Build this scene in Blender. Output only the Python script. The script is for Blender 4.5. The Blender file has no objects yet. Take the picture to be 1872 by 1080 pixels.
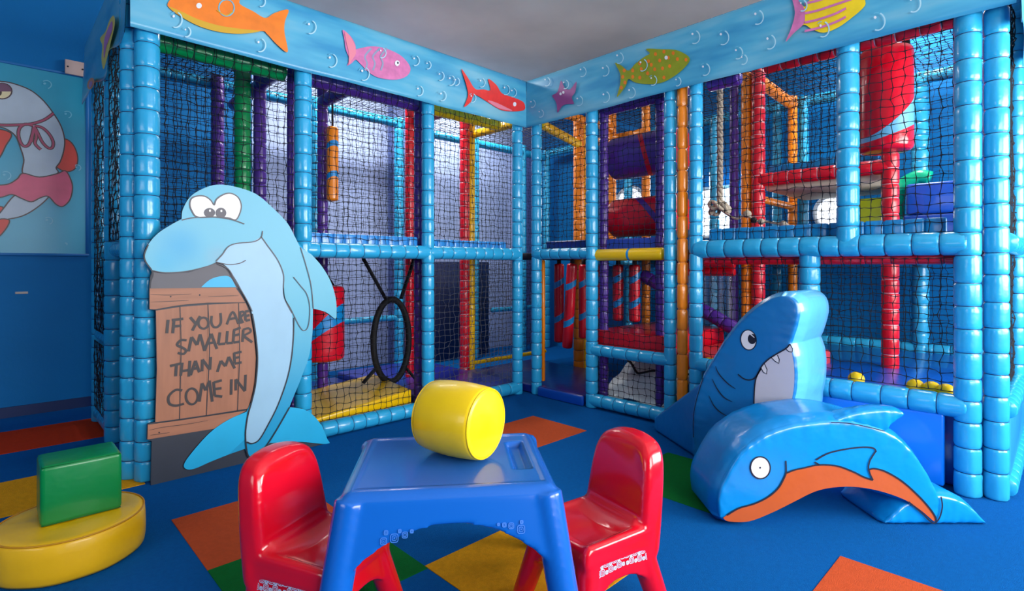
import bpy, bmesh, math, random
import numpy as np
from mathutils import Vector, Matrix, noise as mnoise
from mathutils.geometry import tessellate_polygon

random.seed(7)
rng = np.random.default_rng(7)
PI = math.pi
sc = bpy.context.scene
COL = sc.collection

# ------------------------------------------------------------------ camera
H = 1.1
FWD = (0.6960, 0.7176)      # camera forward in the ground plane
RGT = (0.7180, -0.6965)     # camera right
FPX = 985.0
cam_d = bpy.data.cameras.new('camera')
cam_d.sensor_width = 36.0
cam_d.lens = 36.0 * FPX / 1872.0
cam_d.shift_y = -54.0 / 1872.0
cam_d.clip_start = 0.02
cam = bpy.data.objects.new('camera', cam_d)
COL.objects.link(cam)
cam.location = (0, 0, H)
cam.rotation_euler = (math.radians(90), 0, math.atan2(-FWD[0], FWD[1]))
sc.camera = cam

# ------------------------------------------------------------------ exposure, world, lights
vs = sc.view_settings
vs.view_transform = 'Standard'
vs.look = 'None'
vs.gamma = 1.0
vs.use_curve_mapping = False
vs.exposure = -0.12

world = bpy.data.worlds.new('world')
sc.world = world
world.use_nodes = True
world.node_tree.nodes['Background'].inputs['Color'].default_value = (0.9, 0.95, 1.0, 1)
world.node_tree.nodes['Background'].inputs['Strength'].default_value = 0.5


def area(name, loc, target, sx, sy, power, color=(1, 1, 1)):
    d = bpy.data.lights.new(name, 'AREA')
    d.shape = 'RECTANGLE'
    d.size = sx
    d.size_y = sy
    d.energy = power
    d.color = color
    o = bpy.data.objects.new(name, d)
    COL.objects.link(o)
    o.location = loc
    v = Vector(target) - Vector(loc)
    o.rotation_euler = v.to_track_quat('-Z', 'Y').to_euler()
    return o


# daylight through the windows of the side wall (right of the camera) and of the far right-hand wall
area('window_light_right', (3.7, -2.30, 1.65), (3.7, 1.0, 1.5), 2.6, 1.5, 240, (1.0, 0.985, 0.95))
area('window_light_near', (0.9, -2.30, 1.70), (1.9, 2.0, 1.5), 2.0, 1.4, 125, (1.0, 0.985, 0.95))
area('fill_light_left', (-2.6, 0.9, 1.8), (2.5, 2.6, 1.3), 1.6, 1.2, 26, (1.0, 0.985, 0.95))  # added fill from the left; no window on this side
area('window_light_far', (5.50, 2.62, 1.85), (4.0, 2.6, 1.4), 0.6, 0.5, 16, (1.0, 0.985, 0.95))
area('fill_light_corner', (4.15, 4.6, 3.15), (3.9, 4.7, 0.0), 1.2, 0.3, 42, (1.0, 0.98, 0.95))  # unseen overhead fill, added to brighten the corner cell
area('fill_light_back', (2.55, 4.35, 3.2), (2.6, 4.6, 0.0), 1.2, 0.25, 62, (1.0, 0.98, 0.95))  # added fill that lifts the lavender back wall; no lamp fixture
area('fill_light_pit', (4.9, 0.9, 3.2), (4.9, 0.9, 0.0), 1.2, 0.4, 40, (1.0, 0.98, 0.95))  # overhead fill without a fixture, added over the ball pit



# ------------------------------------------------------------------ materials
def lin(c):
    r = []
    for v in c:
        v = v / 255.0
        r.append(v / 12.92 if v <= 0.04045 else ((v + 0.055) / 1.055) ** 2.4)
    return (r[0], r[1], r[2], 1.0)


MATS = {}


def mat(name, rgb, rough=0.5, bump=0.0, bscale=20.0, var=0.0, vscale=3.0, spec=0.5, metallic=0.0, coat=0.0, bstretch=(1, 1, 1)):
    if name in MATS:
        return MATS[name]
    m = bpy.data.materials.new(name)
    m.use_nodes = True
    nt = m.node_tree
    b = nt.nodes['Principled BSDF']
    b.inputs['Base Color'].default_value = lin(rgb)
    b.inputs['Roughness'].default_value = rough
    b.inputs['Metallic'].default_value = metallic
    b.inputs['Specular IOR Level'].default_value = spec
    b.inputs['Coat Weight'].default_value = coat
    b.inputs['Coat Roughness'].default_value = 0.08
    tc = None
    if bump > 0 or var > 0:
        tc = nt.nodes.new('ShaderNodeTexCoord')
        mp = nt.nodes.new('ShaderNodeMapping')
        mp.inputs['Scale'].default_value = bstretch
        nt.links.new(tc.outputs['Object'], mp.inputs['Vector'])
    if bump > 0:
        n = nt.nodes.new('ShaderNodeTexNoise')
        n.inputs['Scale'].default_value = bscale
        n.inputs['Detail'].default_value = 3
        bp = nt.nodes.new('ShaderNodeBump')
        bp.inputs['Strength'].default_value = bump
        bp.inputs['Distance'].default_value = 0.02
        nt.links.new(mp.outputs['Vector'], n.inputs['Vector'])
        nt.links.new(n.outputs['Fac'], bp.inputs['Height'])
        nt.links.new(bp.outputs['Normal'], b.inputs['Normal'])
    if var > 0:
        n2 = nt.nodes.new('ShaderNodeTexNoise')
        n2.inputs['Scale'].default_value = vscale
        n2.inputs['Detail'].default_value = 4
        mr = nt.nodes.new('ShaderNodeMapRange')
        mr.inputs['From Min'].default_value = 0.3
        mr.inputs['From Max'].default_value = 0.7
        mr.inputs['To Min'].default_value = 1 - var
        mr.inputs['To Max'].default_value = 1 + var
        hs = nt.nodes.new('ShaderNodeHueSaturation')
        hs.inputs['Color'].default_value = lin(rgb)
        nt.links.new(mp.outputs['Vector'], n2.inputs['Vector'])
        nt.links.new(n2.outputs['Fac'], mr.inputs['Value'])
        nt.links.new(mr.outputs['Result'], hs.inputs['Value'])
        nt.links.new(hs.outputs['Color'], b.inputs['Base Color'])
    MATS[name] = m
    return m


def vinyl(name, rgb, rough=0.3, bump=0.25, bscale=9.0):
    return mat(name, rgb, rough, bump, bscale, spec=0.5, coat=0.25)


M_POLE = vinyl('vinyl_sky_blue', (42, 164, 212), 0.27)
M_TIE = mat('tie_navy', (4, 48, 92), 0.5)
M_TIEW = mat('tie_white', (215, 190, 195), 0.5)
M_TIED = mat('tie_dark', (35, 25, 45), 0.5)
M_GREEN = vinyl('vinyl_green', (0, 140, 75))
M_PURPLE = vinyl('vinyl_purple', (78, 40, 140))
M_RED = vinyl('vinyl_red', (212, 8, 34))
M_ORANGE = vinyl('vinyl_orange', (245, 135, 5))
M_YELLOW = vinyl('vinyl_yellow', (250, 198, 0))
M_BLUE = vinyl('vinyl_royal_blue', (20, 85, 195))
M_NAVY = vinyl('vinyl_navy', (22, 42, 130))
M_CYAN = vinyl('vinyl_cyan_pad', (15, 135, 200))
M_STRIPE = vinyl('vinyl_stripe_blue', (10, 135, 205))
M_NET = mat('net_cord', (9, 14, 26), 0.85)
M_NETL = mat('net_cord_grey', (70, 72, 85), 0.8)
M_STRAP = mat('black_webbing', (10, 10, 14), 0.7)
M_INK = mat('ink_dark', (14, 22, 42), 0.5)
M_WHITE = mat('print_white', (225, 225, 232), 0.45)
M_PLYB = mat('board_edge', (120, 95, 70), 0.7)
M_WALL = mat('wall_blue', (0, 112, 178), 0.6, 0.06, 30, 0.05, 1.5, spec=0.2)
M_LAV = mat('wall_lavender', (165, 182, 222), 0.6, 0.05, 30, 0.04, 2)
M_LAVD = mat('wall_slate', (92, 110, 165), 0.6, 0.05, 30)
M_SKIRT = mat('skirting_navy', (8, 42, 95), 0.5)
M_CEIL = mat('ceiling_paint', (208, 204, 194), 0.8, 0.1, 5, 0.16, 0.9)
M_CARPET = mat('carpet_blue', (0, 90, 160), 0.95, 0.5, 420, 0.07, 60, spec=0.1)
M_TOR = mat('carpet_orange', (204, 84, 44), 0.95, 0.5, 420, 0.06, 60, spec=0.1)
M_TYE = mat('carpet_yellow', (232, 160, 22), 0.95, 0.5, 420, 0.08, 60, spec=0.1)
M_TGR = mat('carpet_green', (10, 112, 45), 0.95, 0.5, 420, 0.06, 60, spec=0.1)
M_TRD = mat('carpet_red_orange', (205, 58, 22), 0.95, 0.5, 420, 0.06, 60, spec=0.1)

# ------------------------------------------------------------------ object helpers
WLOC = {}


def link(name, me, origin, parent=None):
    o = bpy.data.objects.new(name, me)
    COL.objects.link(o)
    WLOC[o.name] = Vector(origin)
    if parent is not None:
        o.parent = parent
        o.location = Vector(origin) - WLOC[parent.name]
    else:
        o.location = origin
    return o


def thing(name, label, cat, loc, group=None):
    o = bpy.data.objects.new(name, None)
    o.empty_display_size = 0.1
    COL.objects.link(o)
    o.location = loc
    WLOC[o.name] = Vector(loc)
    tag(o, label, cat, group)
    return o


def tag(o, label, cat, group=None):
    o['label'] = label
    o['category'] = cat
    if group:
        o['group'] = group
    return o


def plabel(o, label):
    o['label'] = label
    return o


class MB:
    """collects geometry in world coordinates, then makes ONE mesh object"""

    def __init__(s):
        s.v = []
        s.f = []
        s.mi = []
        s.n = 0

    def add(s, v, f, mi=0):
        v = np.asarray(v, dtype=float).reshape(-1, 3)
        s.v.append(v)
        k = s.n
        if isinstance(mi, int):
            for q in f:
                s.f.append([int(i) + k for i in q])
                s.mi.append(mi)
        else:
            for q, m in zip(f, mi):
                s.f.append([int(i) + k for i in q])
                s.mi.append(int(m))
        s.n += len(v)
        return s

    def build(s, name, mats, parent=None, smooth=True, sharp=None):
        V = np.concatenate(s.v)
        lo = V.min(0)
        hi = V.max(0)
        org = np.array([(lo[0] + hi[0]) / 2, (lo[1] + hi[1]) / 2, lo[2]])
        me = bpy.data.meshes.new(name)
        me.from_pydata((V - org).tolist(), [], s.f)
        if not isinstance(mats, (list, tuple)):
            mats = [mats]
        for m in mats:
            me.materials.append(m)
        me.polygons.foreach_set('material_index', s.mi)
        if smooth:
            me.polygons.foreach_set('use_smooth', [True] * len(s.f))
            if sharp:
                bm = bmesh.new()
                bm.from_mesh(me)
                a = math.radians(sharp)
                for e in bm.edges:
                    if len(e.link_faces) == 2 and e.calc_face_angle(0) > a:
                        e.smooth = False
                bm.to_mesh(me)
                bm.free()
        me.update()
        return link(name, me, org, parent)


def from_bm(bm, mb, mi=0, M=None):
    if M is not None:
        bm.transform(M)
    bm.verts.ensure_lookup_table()
    bm.verts.index_update()
    mb.add([v.co[:] for v in bm.verts], [[v.index for v in f.verts] for f in bm.faces], mi)
    bm.free()


def rbox(mb, lo, hi, bev=0.01, seg=3, mi=0, M=None):
    bm = bmesh.new()
    bmesh.ops.create_cube(bm, size=1)
    lo = Vector(lo)
    hi = Vector(hi)
    c = (lo + hi) / 2
    d = hi - lo
    for v in bm.verts:
        v.co = Vector((v.co.x * d.x, v.co.y * d.y, v.co.z * d.z)) + c
    if bev > 0:
        bmesh.ops.bevel(bm, geom=bm.edges[:], offset=bev, segments=seg, affect='EDGES', profile=0.5)
    from_bm(bm, mb, mi, M)


def hexa(mb, pts, bev=0.01, seg=3, mi=0):
    """8 points: bottom 0-3 (ccw), top 4-7"""
    bm = bmesh.new()
    vs_ = [bm.verts.new(p) for p in pts]
    for q in ((3, 2, 1, 0), (4, 5, 6, 7), (0, 1, 5, 4), (1, 2, 6, 5), (2, 3, 7, 6), (3, 0, 4, 7)):
        bm.faces.new([vs_[i] for i in q])
    if bev > 0:
        bmesh.ops.bevel(bm, geom=bm.edges[:], offset=bev, segments=seg, affect='EDGES', profile=0.5)
    bmesh.ops.recalc_face_normals(bm, faces=bm.faces[:])
    from_bm(bm, mb, mi)


def frame_of(d):
    d = Vector(d).normalized()
    up = Vector((0, 0, 1)) if abs(d.z) < 0.9 else Vector((1, 0, 0))
    a = d.cross(up).normalized()
    b = d.cross(a).normalized()
    return d, a, b


def sweep(mb, pts, rad, n=12, mi=0, closed=False, cap=True, flat=1.0):
    """tube along a polyline; rad scalar or list"""
    P = [Vector(p) for p in pts]
    N = len(P)
    if not hasattr(rad, '__len__'):
        rad = [rad] * N
    V = []
    prev = None
    for i in range(N):
        if closed:
            t = P[(i + 1) % N] - P[i - 1]
        else:
            t = P[min(i + 1, N - 1)] - P[max(i - 1, 0)]
        t.normalize()
        if prev is None:
            _, a, b = frame_of(t)
        else:
            a = prev - t * prev.dot(t)
            if a.length < 1e-6:
                _, a, b = frame_of(t)
            a.normalize()
            b = t.cross(a)
        prev = a
        for k in range(n):
            th = 2 * PI * k / n
            V.append(P[i] + (a * math.cos(th) + b * math.sin(th) * flat) * rad[i])
    F = []
    R = N if closed else N - 1
    for i in range(R):
        j = (i + 1) % N
        for k in range(n):
            F.append((i * n + k, i * n + (k + 1) % n, j * n + (k + 1) % n, j * n + k))
    if cap and not closed:
        F.append(list(range(n))[::-1])
        F.append([(N - 1) * n + k for k in range(n)])
    mb.add([v[:] for v in V], F, mi)


def pole(name, p0, p1, r, m, parent, tie=None, seg=0.105, bulge=0.105, ns=20, label=None, pucker=1.0):
    """foam pole in a laced vinyl sleeve: bulging segments, recessed ties, puckers at the ties"""
    p0 = Vector(p0)
    p1 = Vector(p1)
    L = (p1 - p0).length
    d, a, b = frame_of(p1 - p0)
    nseg = max(1, int(round(L / seg)))
    cuts = [0.0]
    for i in range(nseg):
        cuts.append(cuts[-1] + random.uniform(0.86, 1.14))
    cuts = [c * L / cuts[-1] for c in cuts]
    rings = []
    tw = 0.0042
    for i in range(nseg):
        s0, s1 = cuts[i], cuts[i + 1]
        l = s1 - s0
        g = 1 - bulge
        rings.append((s0 + tw / 2, r * g, 0.3, 0))
        rings.append((s0 + tw / 2 + 0.035 * l, r * (1 - bulge * 0.42), 1.0, 0))
        rings.append((s0 + 0.12 * l, r * (1 - bulge * 0.10), 0.8, 0))
        rings.append((s0 + 0.30 * l, r, 0.25, 0))
        rings.append((s0 + 0.70 * l, r, 0.25, 0))
        rings.append((s0 + 0.88 * l, r * (1 - bulge * 0.10), 0.8, 0))
        rings.append((s1 - tw / 2 - 0.035 * l, r * (1 - bulge * 0.42), 1.0, 0))
        rings.append((s1 - tw / 2, r * g, 0.3, 1))
    th = np.arange(ns) * 2 * PI / ns
    A = np.array(a)
    B = np.array(b)
    D = np.array(d)
    P0 = np.array(p0)
    V = np.zeros((len(rings), ns, 3))
    # side of the sleeve that shows its lacing: towards the room (-x,-y)
    look = np.array([-0.7, -0.72, 0.1])
    th0 = math.atan2(float(np.dot(look, B)), float(np.dot(look, A)))
    ph = rng.random(3) * 6.28
    for i, (s_, rr, pk, _) in enumerate(rings):
        if i % 8 == 0:
            ph = rng.random(3) * 6.28
            dl = (rng.random() - 0.5) * 0.5
            dk = 0.6 + rng.random() * 0.8
        q = np.zeros(ns)
        q += 0.020 * np.sin(5 * th + ph[0]) + 0.014 * np.sin(8 * th + ph[1])
        dd = np.angle(np.exp(1j * (th - th0 - dl)))
        q -= 0.10 * dk * np.exp(-(dd / 0.17) ** 2)
        q += 0.04 * dk * np.exp(-((np.abs(dd) - 0.42) / 0.17) ** 2)
        rad = rr * (1 + q * pk * pucker)
        V[i] = P0 + D * s_ + np.outer(np.cos(th) * rad, A) + np.outer(np.sin(th) * rad, B)
    F = []
    mi = []
    for i in range(len(rings) - 1):
        for k in range(ns):
            F.append((i * ns + k, i * ns + (k + 1) % ns, (i + 1) * ns + (k + 1) % ns, (i + 1) * ns + k))
            mi.append(rings[i][3])
    F.append(list(range(ns))[::-1])
    mi.append(0)
    F.append([(len(rings) - 1) * ns + k for k in range(ns)])
    mi.append(0)
    mb = MB()
    mb.add(V.reshape(-1, 3), F, mi)
    o = mb.build(name, [m, tie or M_TIE], parent)
    if label:
        o['label'] = label
    return o


def net(name, p, u, v, parent, cell=0.047, r=0.0017, jit=0.006, m=None, sag=0.012, diamond=False):
    """knotted cord net spanning the parallelogram p, p+u, p+v, p+u+v"""
    p = np.array(p, float)
    u = np.array(u, float)
    v = np.array(v, float)
    lu = np.linalg.norm(u)
    lv = np.linalg.norm(v)
    nu = max(2, int(round(lu / cell)) + 1)
    nv = max(2, int(round(lv / cell)) + 1)
    n = np.cross(u, v)
    n /= np.linalg.norm(n)
    U, Vv = np.meshgrid(np.linspace(0, 1, nu), np.linspace(0, 1, nv), indexing='ij')
    P = p + U[..., None] * u + Vv[..., None] * v
    w = np.sin(U * PI) * np.sin(Vv * PI)
    e = np.clip(np.minimum(np.minimum(U, 1 - U) * lu, np.minimum(Vv, 1 - Vv) * lv) / 0.05, 0, 1)
    J = rng.normal(0, jit, (nu, nv, 3)) * e[..., None]
    lowf = (np.sin(U * 7 + p[0] * 3) * np.cos(Vv * 5 + p[1])) * sag
    P = P + J * 0.8 + n * (lowf + sag * (rng.random() - 0.5))[..., None] * w[..., None]
    un = u / lu
    vn = v / lv
    mb = MB()
    ang = [PI / 2, PI / 2 + 2 * PI / 3, PI / 2 + 4 * PI / 3]

    def strands(G, side):
        # G: (ns, np, 3) strands along axis 1
        ns_, npt = G.shape[:2]
        # midpoints for a slight waviness
        G2 = np.zeros((ns_, npt * 2 - 1, 3))
        G2[:, ::2] = G
        G2[:, 1::2] = (G[:, 1:] + G[:, :-1]) / 2 + rng.normal(0, jit * 0.35, (ns_, npt - 1, 3))
        rad = np.full(npt * 2 - 1, r)
        rad[::2] = r * 1.75
        R = np.stack([np.cos(a_) * side + np.sin(a_) * n for a_ in ang])  # 3,3
        V_ = G2[:, :, None, :] + R[None, None] * rad[None, :, None, None]
        M = npt * 2 - 1
        idx = np.arange(ns_ * M * 3).reshape(ns_, M, 3)
        a_ = idx[:, :-1, :]
        b_ = idx[:, 1:, :]
        q = np.stack([a_, np.roll(a_, -1, 2), np.roll(b_, -1, 2), b_], -1).reshape(-1, 4)
        return V_.reshape(-1, 3), q.tolist()

    V1, F1 = strands(P, un)
    mb.add(V1, F1)
    V2, F2 = strands(np.swapaxes(P, 0, 1), vn)
    mb.add(V2, F2)
    return mb.build(name, m or M_NET, parent, smooth=False)


# rays through points of the photograph, to find where things stand
def ray(px, py):
    s = (px - 936.0) / FPX
    u = (486.0 - py) / FPX
    return (FWD[0] + RGT[0] * s, FWD[1] + RGT[1] * s, u)


def onX(px, py, X):
    d = ray(px, py)
    t = X / d[0]
    return Vector((X, d[1] * t, H + d[2] * t))


def onY(px, py, Y):
    d = ray(px, py)
    t = Y / d[1]
    return Vector((d[0] * t, Y, H + d[2] * t))


def onD(px, py, D):
    d = ray(px, py)
    return Vector((d[0] * D, d[1] * D, H + d[2] * D))


def W(lat, fwd, z=0.0):
    return Vector((FWD[0] * fwd + RGT[0] * lat, FWD[1] * fwd + RGT[1] * lat, z))


def spline(pts, n=8, closed=False):
    """Catmull-Rom through 2D/3D points"""
    P = [np.array(p, float) for p in pts]
    N = len(P)
    out = []
    rngi = range(N) if closed else range(N - 1)
    for i in rngi:
        if closed:
            p0, p1, p2, p3 = P[i - 1], P[i], P[(i + 1) % N], P[(i + 2) % N]
        else:
            p0, p1, p2, p3 = P[max(i - 1, 0)], P[i], P[i + 1], P[min(i + 2, N - 1)]
        for k in range(n):
            t = k / n
            out.append(0.5 * ((2 * p1) + (-p0 + p2) * t + (2 * p0 - 5 * p1 + 4 * p2 - p3) * t * t + (-p0 + 3 * p1 - 3 * p2 + p3) * t ** 3))
    if not closed:
        out.append(P[-1])
    return out


def resample(pts, n):
    P = np.array([tuple(p) for p in pts], float)
    d = np.r_[0, np.cumsum(np.linalg.norm(np.diff(P, axis=0), axis=1))]
    t = np.linspace(0, d[-1], n)
    return np.stack([np.interp(t, d, P[:, k]) for k in range(P.shape[1])], 1)


def fill(mb, pts, nrm, off=0.0, mi=0, thick=0.0):
    """flat filled outline, optional thickness (extruded against the normal)"""
    nrm = Vector(nrm).normalized()
    P = [Vector(p) + nrm * off for p in pts]
    tris = tessellate_polygon([P])
    n = len(P)
    # orient towards nrm
    a, b, c = tris[0]
    flip = (P[b] - P[a]).cross(P[c] - P[a]).dot(nrm) < 0
    F = [t[::-1] if flip else t for t in tris]
    if thick <= 0:
        mb.add([p[:] for p in P], F, mi)
    else:
        V = [p[:] for p in P] + [(p - nrm * thick)[:] for p in P]
        G = list(F) + [tuple(i + n for i in t[::-1]) for t in F]
        G += [(i, (i + 1) % n, (i + 1) % n + n, i + n) for i in range(n)]
        mb.add(V, G, mi)


def ribbon(mb, pts, width, nrm, off=0.0, mi=0, closed=False, taper=False):
    nrm = Vector(nrm).normalized()
    P = [Vector(p) + nrm * off for p in pts]
    N = len(P)
    V = []
    for i in range(N):
        if closed:
            t = P[(i + 1) % N] - P[i - 1]
        else:
            t = P[min(i + 1, N - 1)] - P[max(i - 1, 0)]
        s = nrm.cross(t).normalized()
        w = width / 2
        if taper:
            w *= 0.35 + 0.65 * math.sin(PI * (i + 0.5) / N)
        V += [(P[i] + s * w)[:], (P[i] - s * w)[:]]
    F = []
    for i in range(N if closed else N - 1):
        j = (i + 1) % N
        F.append((2 * i, 2 * i + 1, 2 * j + 1, 2 * j))
    mb.add(V, F, mi)


def ell(cx, cy, rx, ry, n=28, rot=0.0, a0=0, a1=2 * PI):
    out = []
    for k in range(n):
        t = a0 + (a1 - a0) * k / (n if abs(a1 - a0 - 2 * PI) < 1e-6 else n - 1)
        x, y = rx * math.cos(t), ry * math.sin(t)
        out.append((cx + x * math.cos(rot) - y * math.sin(rot), cy + x * math.sin(rot) + y * math.cos(rot)))
    return out


def crop(ox, oy, s, pts):
    return [(ox + x / s, oy + y / s) for x, y in pts]


# ------------------------------------------------------------------ the room
def struct(name, lo, hi, m, bev=0.0):
    mb = MB()
    rbox(mb, lo, hi, bev, 1)
    o = mb.build(name, m, None, smooth=False)
    o['kind'] = 'structure'
    return o


XE, YN, XW, YS, ZC = 5.62, 5.36, -2.9, -2.5, 3.32
floor = struct('floor', (XW - .1, YS - .1, -0.08), (XE + .1, YN + .1, 0.0), M_CARPET)
ceiling = struct('ceiling', (XW - .1, YS - .1, ZC), (XE + .1, YN + .1, ZC + 0.1), M_CEIL)
struct('wall_back', (XW, YN, 0), (1.78, YN + .1, ZC), M_WALL)
o = struct('wall_back_lavender', (1.78, YN, 0), (XE + .1, YN + .1, ZC), M_LAV)
struct('trim_1', (3.24, YN - 0.12, 0), (3.62, YN, ZC), M_LAVD, 0.004)
struct('trim_2', (5.2, YN - 0.10, 0), (XE, YN, ZC), M_LAVD, 0.004)
struct('baseboard_back', (XW, YN - 0.018, 0), (1.78, YN, 0.075), M_SKIRT)

# right-hand wall, with a bright window behind the climbing frame and two portholes
WY0, WY1, WZ0, WZ1 = 2.40, 2.86, 1.40, 1.96
mb = MB()
rbox(mb, (XE, YS, 0), (XE + .1, WY0, ZC), 0)
rbox(mb, (XE, WY1, 0), (XE + .1, YN, ZC), 0)
rbox(mb, (XE, WY0, 0), (XE + .1, WY1, WZ0), 0)
rbox(mb, (XE, WY0, WZ1), (XE + .1, WY1, ZC), 0)
o = mb.build('wall_right', M_WALL, None, smooth=False)
o['kind'] = 'structure'


def emis(name, rgb, s):
    m = bpy.data.materials.new(name)
    m.use_nodes = True
    b = m.node_tree.nodes['Principled BSDF']
    b.inputs['Base Color'].default_value = lin(rgb)
    b.inputs['Emission Color'].default_value = lin(rgb)
    b.inputs['Emission Strength'].default_value = s
    b.inputs['Roughness'].default_value = 0.2
    return m


M_DAY = emis('daylight_pane', (235, 243, 255), 2.2)
M_UPVC = mat('window_frame_white', (225, 228, 232), 0.4)


def window(name, lo, hi, axis):
    """frame, mullion and bright panes; axis = wall normal axis index"""
    lo = Vector(lo)
    hi = Vector(hi)
    h = 1 - axis
    root = MB()
    t = 0.035

    def bx(a0, a1, z0, z1, d=0.0):
        l = Vector(lo)
        u = Vector(hi)
        l[h], u[h] = a0, a1
        l.z, u.z = z0, z1
        rbox(root, l, u, 0.004, 1)
    bx(lo[h], hi[h], lo.z, lo.z + t)
    bx(lo[h], hi[h], hi.z - t, hi.z)
    bx(lo[h], lo[h] + t, lo.z + t, hi.z - t)
    bx(hi[h] - t, hi[h], lo.z + t, hi.z - t)
    mid = (lo[h] + hi[h]) / 2
    bx(mid - t / 2, mid + t / 2, lo.z + t, hi.z - t)
    w = root.build(name, M_UPVC, None)
    w['kind'] = 'structure'
    for a0, a1 in ((lo[h] + t, mid - t / 2), (mid + t / 2, hi[h] - t)):
        p = MB()
        l = Vector(lo)
        u = Vector(hi)
        l[h], u[h] = a0, a1
        c = (lo[axis] + hi[axis]) / 2
        l[axis], u[axis] = c - 0.004, c + 0.004
        l.z, u.z = lo.z + t, hi.z - t
        rbox(p, l, u, 0)
        p.build('pane', M_DAY, w)
    return w


window('window_1', (XE - 0.01, WY0, WZ0), (XE + 0.06, WY1, WZ1), 0)
# wall to the right of the camera (south) with its windows, and the windowless one behind (west)
mb = MB()
segs = [(XW, -0.2), (2.0, 2.5), (5.3, XE + .1)]
for a, b in segs:
    rbox(mb, (a, YS - .1, 0), (b, YS, ZC), 0)
for a, b in ((-0.2, 2.0), (2.5, 5.3)):
    rbox(mb, (a, YS - .1, 0), (b, YS, 0.85), 0)
    rbox(mb, (a, YS - .1, 2.5), (b, YS, ZC), 0)
o = mb.build('wall_front', M_WALL, None, smooth=False)
o['kind'] = 'structure'
window('window_2', (-0.2, YS - .08, 0.85), (2.0, YS - .02, 2.5), 1)
window('window_3', (2.5, YS - .08, 0.85), (5.3, YS - .02, 2.5), 1)
struct('wall_left', (XW - .1, YS, 0), (XW, YN, ZC), M_WALL)

# carpet tiles set into the blue carpet
TILES = [((0.565, 2.16), (1.125, 2.70), M_TOR), ((0.565, 1.62), (1.145, 2.16), M_TGR),
         ((1.145, 1.09), (1.72, 1.64), M_TYE), ((2.29, 2.235), (2.862, 2.728), M_TOR),
         ((2.30, 1.09), (2.87, 1.64), M_TGR), ((1.745, 0.06), (2.315, 0.60), M_TOR),
         ((-0.01, 3.24), (0.565, 3.765), M_TYE), ((-0.585, 3.24), (-0.01, 3.765), M_TYE),
         ((-0.01, 4.33), (0.565, 4.90), M_TRD), ((-0.585, 4.33), (-0.01, 4.90), M_TRD), ((-1.16, 4.33), (-0.585, 4.90), M_TRD)]
for (a, b, m) in TILES:
    mb = MB()
    rbox(mb, (a[0], a[1], -0.004), (b[0], b[1], 0.0025), 0.001, 1)
    t_ = mb.build('carpet_tile', m, floor, smooth=False)
mbw = MB()
fz = onY(40, 535, YN)
rbox(mbw, (fz.x - .035, YN - .0015, fz.z - .008), (fz.x + .035, YN + .001, fz.z + .008), 0.0005, 1)

# ------------------------------------------------------------------ frames of the climbing structure
LF = thing('play_structure', 'left wing of the sky blue padded climbing frame, behind the dolphin board', 'climbing frame', (1.9, 3.31, 0))
RF = thing('play_structure', 'right wing of the padded climbing frame, behind the shark block, with ball pit', 'climbing frame', (3.375, 1.7, 0))
RP = 0.053
ZT = 2.66   # top rails
ZM = 1.20   # mid rails
Y0 = 3.31
YB = 4.9
X0 = 3.375
XB = 5.42


def post(F, x, y, z0=0.0, z1=ZT, m=M_POLE, tie=None, r=RP, name='post', label=None, **k):
    return pole(name, (x, y, z0), (x, y, z1), r, m, F, tie, label=label, **k)


def rail(F, a, b, m=M_POLE, tie=None, r=0.046, name='rail', label=None, **k):
    return pole(name, a, b, r, m, F, tie, label=label, **k)


# left wing: front row
post(LF, 0.585, 3.31, r=0.057)
post(LF, 0.535, 3.40, r=0.055)
post(LF, 1.40, 3.31, r=0.052)
post(LF, 2.34, 3.31, r=0.047)
post(LF, 3.265, 3.30, r=0.046)
# end face and middle/back rows
post(LF, 0.575, 4.17, r=0.065)
post(LF, 0.57, 4.80, r=0.055)
post(LF, 1.32, 4.17, m=M_GREEN, tie=M_TIED, r=0.055, label='green padded post')
post(LF, 1.44, 4.17, m=M_PURPLE, tie=M_TIED, r=0.045, label='purple padded post')
q = onY(398, 200, 4.85)
post(LF, q.x, q.y, m=M_PURPLE, tie=M_TIED, r=0.05, label='dark purple padded post')
q = onY(533, 200, 3.50)
post(LF, q.x, q.y, m=M_PURPLE, tie=M_TIED, r=0.028, label='purple padded post')
q = onY(576, 200, 4.85)
post(LF, q.x, q.y, r=0.045)
q = onY(590, 200, 4.17)
post(LF, q.x, q.y, m=M_PURPLE, tie=M_TIED, r=0.042, label='purple padded post')
q = onY(729, 250, YB)
post(LF, q.x, q.y, r=0.052)
q = onY(749, 250, 4.2)
post(LF, q.x, q.y, m=M_RED, tie=M_TIEW, r=0.042, label='red padded post')
q = onY(768, 250, 3.46)
post(LF, q.x, q.y, m=M_PURPLE, tie=M_TIED, r=0.046, label='purple padded post')
post(LF, 3.39, 4.17, m=M_RED, tie=M_TIEW, r=0.05, label='red padded post')
post(LF, 3.49, 4.19, m=M_YELLOW, tie=M_TIED, r=0.038, label='yellow padded post')
q = onY(869, 300, YB)
post(LF, q.x, q.y, r=0.045)
post(LF, 4.95, YB, r=0.045)

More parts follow.
